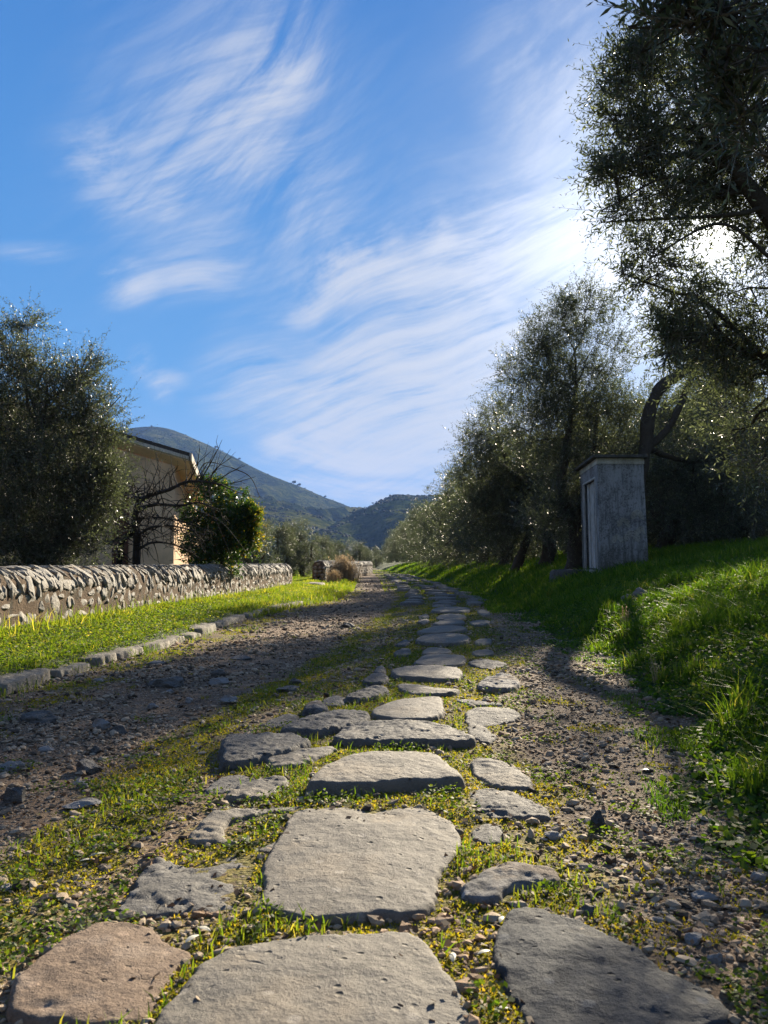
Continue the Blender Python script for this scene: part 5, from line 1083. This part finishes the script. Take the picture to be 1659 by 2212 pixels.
def hill(prof, Dc, Dn, label, mat, seed, nscr, scr, pw=1.0, amp=1.0, back=.5):
    a = np.array(prof, float); X = np.array([at(px, 1215, Dc)[0] for px in a[:, 0]]); Z = np.array([at(px, py, Dc)[2] for px, py in a])
    xx = np.linspace(X[0], X[-1], 330); zz = np.interp(xx, X, Z); k = np.ones(9) / 9; zz = np.convolve(np.pad(zz, 4, 'edge'), k, 'valid')
    vv = np.concatenate([np.linspace(0, 1, 150), np.linspace(1, 1 + back, 24)[1:]]); XX, VV = np.meshgrid(xx, vv)
    yy = Dn + VV * (Dc - Dn) + 0 * XX; p = np.where(VV <= 1, np.clip(VV, 0, 1) ** pw, 1 - sstep((VV - 1) / back) * .6)
    q = np.sin(np.pi * np.clip(VV, 0, 1)) * (VV <= 1)
    nz = fbm(np.stack([XX.ravel() / 330, yy.ravel() / 420, np.zeros(XX.size)], 1), 6, seed, .52).reshape(XX.shape)
    rdg = 1 - np.abs(fbm(np.stack([XX.ravel() / 240 + 7, yy.ravel() / 700, np.zeros(XX.size)], 1), 5, seed + 4, .55).reshape(XX.shape)) * 2
    ZZ = -12 + (zz[None] + 12) * p + amp * q * (zz.max() * .22 * nz + zz.max() * .24 * (rdg - .6)) + 1.2 * fbm(np.stack([XX.ravel() / 18, yy.ravel() / 18, np.zeros(XX.size)], 1), 3, seed + 9).reshape(XX.shape)
    V = np.stack([XX.ravel(), yy.ravel(), ZZ.ravel()], 1); nx_ = len(xx); i = np.arange(len(vv) - 1)[:, None] * nx_; j = np.arange(nx_ - 1)[None]
    o = mk('hills', V, [np.stack([i + j, i + j + 1, i + nx_ + j + 1, i + nx_ + j], -1).reshape(-1, 4)], M[mat], smooth=True); tag(o, label, 'hill', kind='structure')
    r = np.random.default_rng(seed + 5); n = nscr; u = r.integers(0, nx_ * 150, n * 3); d_ = fbm(V[u] / 90, 3, seed + 6); u = u[d_ > -.05][:n]; c = V[u]; n = len(c)
    base, Fc = ICO[0]; s = r.uniform(scr[0], scr[1], (n, 1, 1)); W = base[None] * s * np.array([1.2, 1.2, .8]) * (1 + r.uniform(-.3, .3, (n, 12, 1))) + c[:, None] + r.normal(0, 3, (n, 1, 3)) * [1, 1, 0]
    o2 = mk('scrub', W.reshape(-1, 3), [(Fc[None] + (np.arange(n) * 12)[:, None, None]).reshape(-1, 3)], M['scrub'], tint=np.repeat(r.random(n), 12), smooth=False)
    tag(o2, 'dark maquis scrub dotted over ' + label, 'scrub', kind='stuff')
    return lambda px: (np.interp(at(px, 1215, Dc)[0], xx, zz))
hz = hill([(-700,1100),(-300,1010),(0,960),(200,948),(235,940),(275,924),(330,920),(375,930),(440,958),(500,985),(545,1010),(600,1034),(650,1052),(700,1074),(745,1090),(780,1106),(820,1130),(900,1150),(1300,1170)], 2300, 900, 'the tall green and blue hill on the left', 'hill', 3, 9000, (.8, 2.3), 1.15)
hill([(-200,1170),(250,1120),(440,1098),(560,1090),(640,1100),(700,1120),(748,1141),(790,1165),(840,1200),(900,1222)], 1250, 560, 'the lower spur in front of the tall hill', 'hill', 13, 5000, (.8, 2.3), 1.0)
hill([(640,1222),(690,1190),(706,1168),(722,1152),(745,1132),(775,1108),(800,1094),(828,1079),(838,1072),(846,1067),(868,1067),(880,1070),(915,1071),(1000,1066),(1100,1060),(1300,1080),(1600,1120),(2000,1180)], 1500, 620, 'the dark hill above the end of the track', 'hill_near', 23, 7000, (.9, 2.5), .95)
hill([(560,1216),(680,1203),(740,1188),(770,1184),(800,1188),(850,1196),(1000,1204)], 520, 330, 'the low wooded rise at the end of the track', 'hill_near', 33, 2500, (1.5, 3.5), 1.0, .4)
# few lone trees on the skyline
tp = MB(); r = np.random.default_rng(12)
def lone_tree(px, s, lab):
    x = at(px, 1215, 2300)[0]; z = hz(px); root = tag(empty('ridge_tree', (x, 2300, z - 1)), lab, 'tree', 'lone trees on the ridge line')
    b = MB()
    for q in range(5):
        V, Fc = rock_shape(1, int(px) + q, .5, 2); b.add(V * s * np.array([.6, .6, .45]) + [r.normal(0, s * .35), 0, s * (1.0 + r.uniform(-.2, .3))], Fc, r.random())
    b.build('crown', M['scrub'], root); c = MB(); c.tube([[0, 0, -1], [0, 0, s * .5], [0.3, 0, s]], [s * .1, s * .08, s * .05], 6); c.build('trunk', M['bark'], root)
for px, s, lab in ((322, 3, 'tiny tree on the summit of the tall hill'), (463, 5, 'dark shrub on the skyline right of the summit'), (514, 4, 'lone tree on the skyline halfway down the ridge'), (633, 7, 'left one of the two dark trees side by side on the descending ridge'), (646, 6, 'right one of the two dark trees side by side on the descending ridge'), (702, 4, 'lone thin tree near the low end of the ridge')): lone_tree(px, s, lab)

# ---------------------------------------------------------------- air
hb = MB(); hb.box((-3800, -60, -14), (3400, 4300, 420)); hz_o = hb.build('haze', None or M['scrub'], None)
m, nt, out = newmat('haze_air'); pv = nd(nt, 'ShaderNodeVolumePrincipled', {'Color': (.26, .46, 1.0, 1), 'Density': .00010, 'Anisotropy': .0}); nt.links.new(pv.outputs[0], out.inputs[1])
hz_o.data.materials.clear(); hz_o.data.materials.append(m); tag(hz_o, 'thin blue haze in the air over the valley', 'haze', kind='stuff')
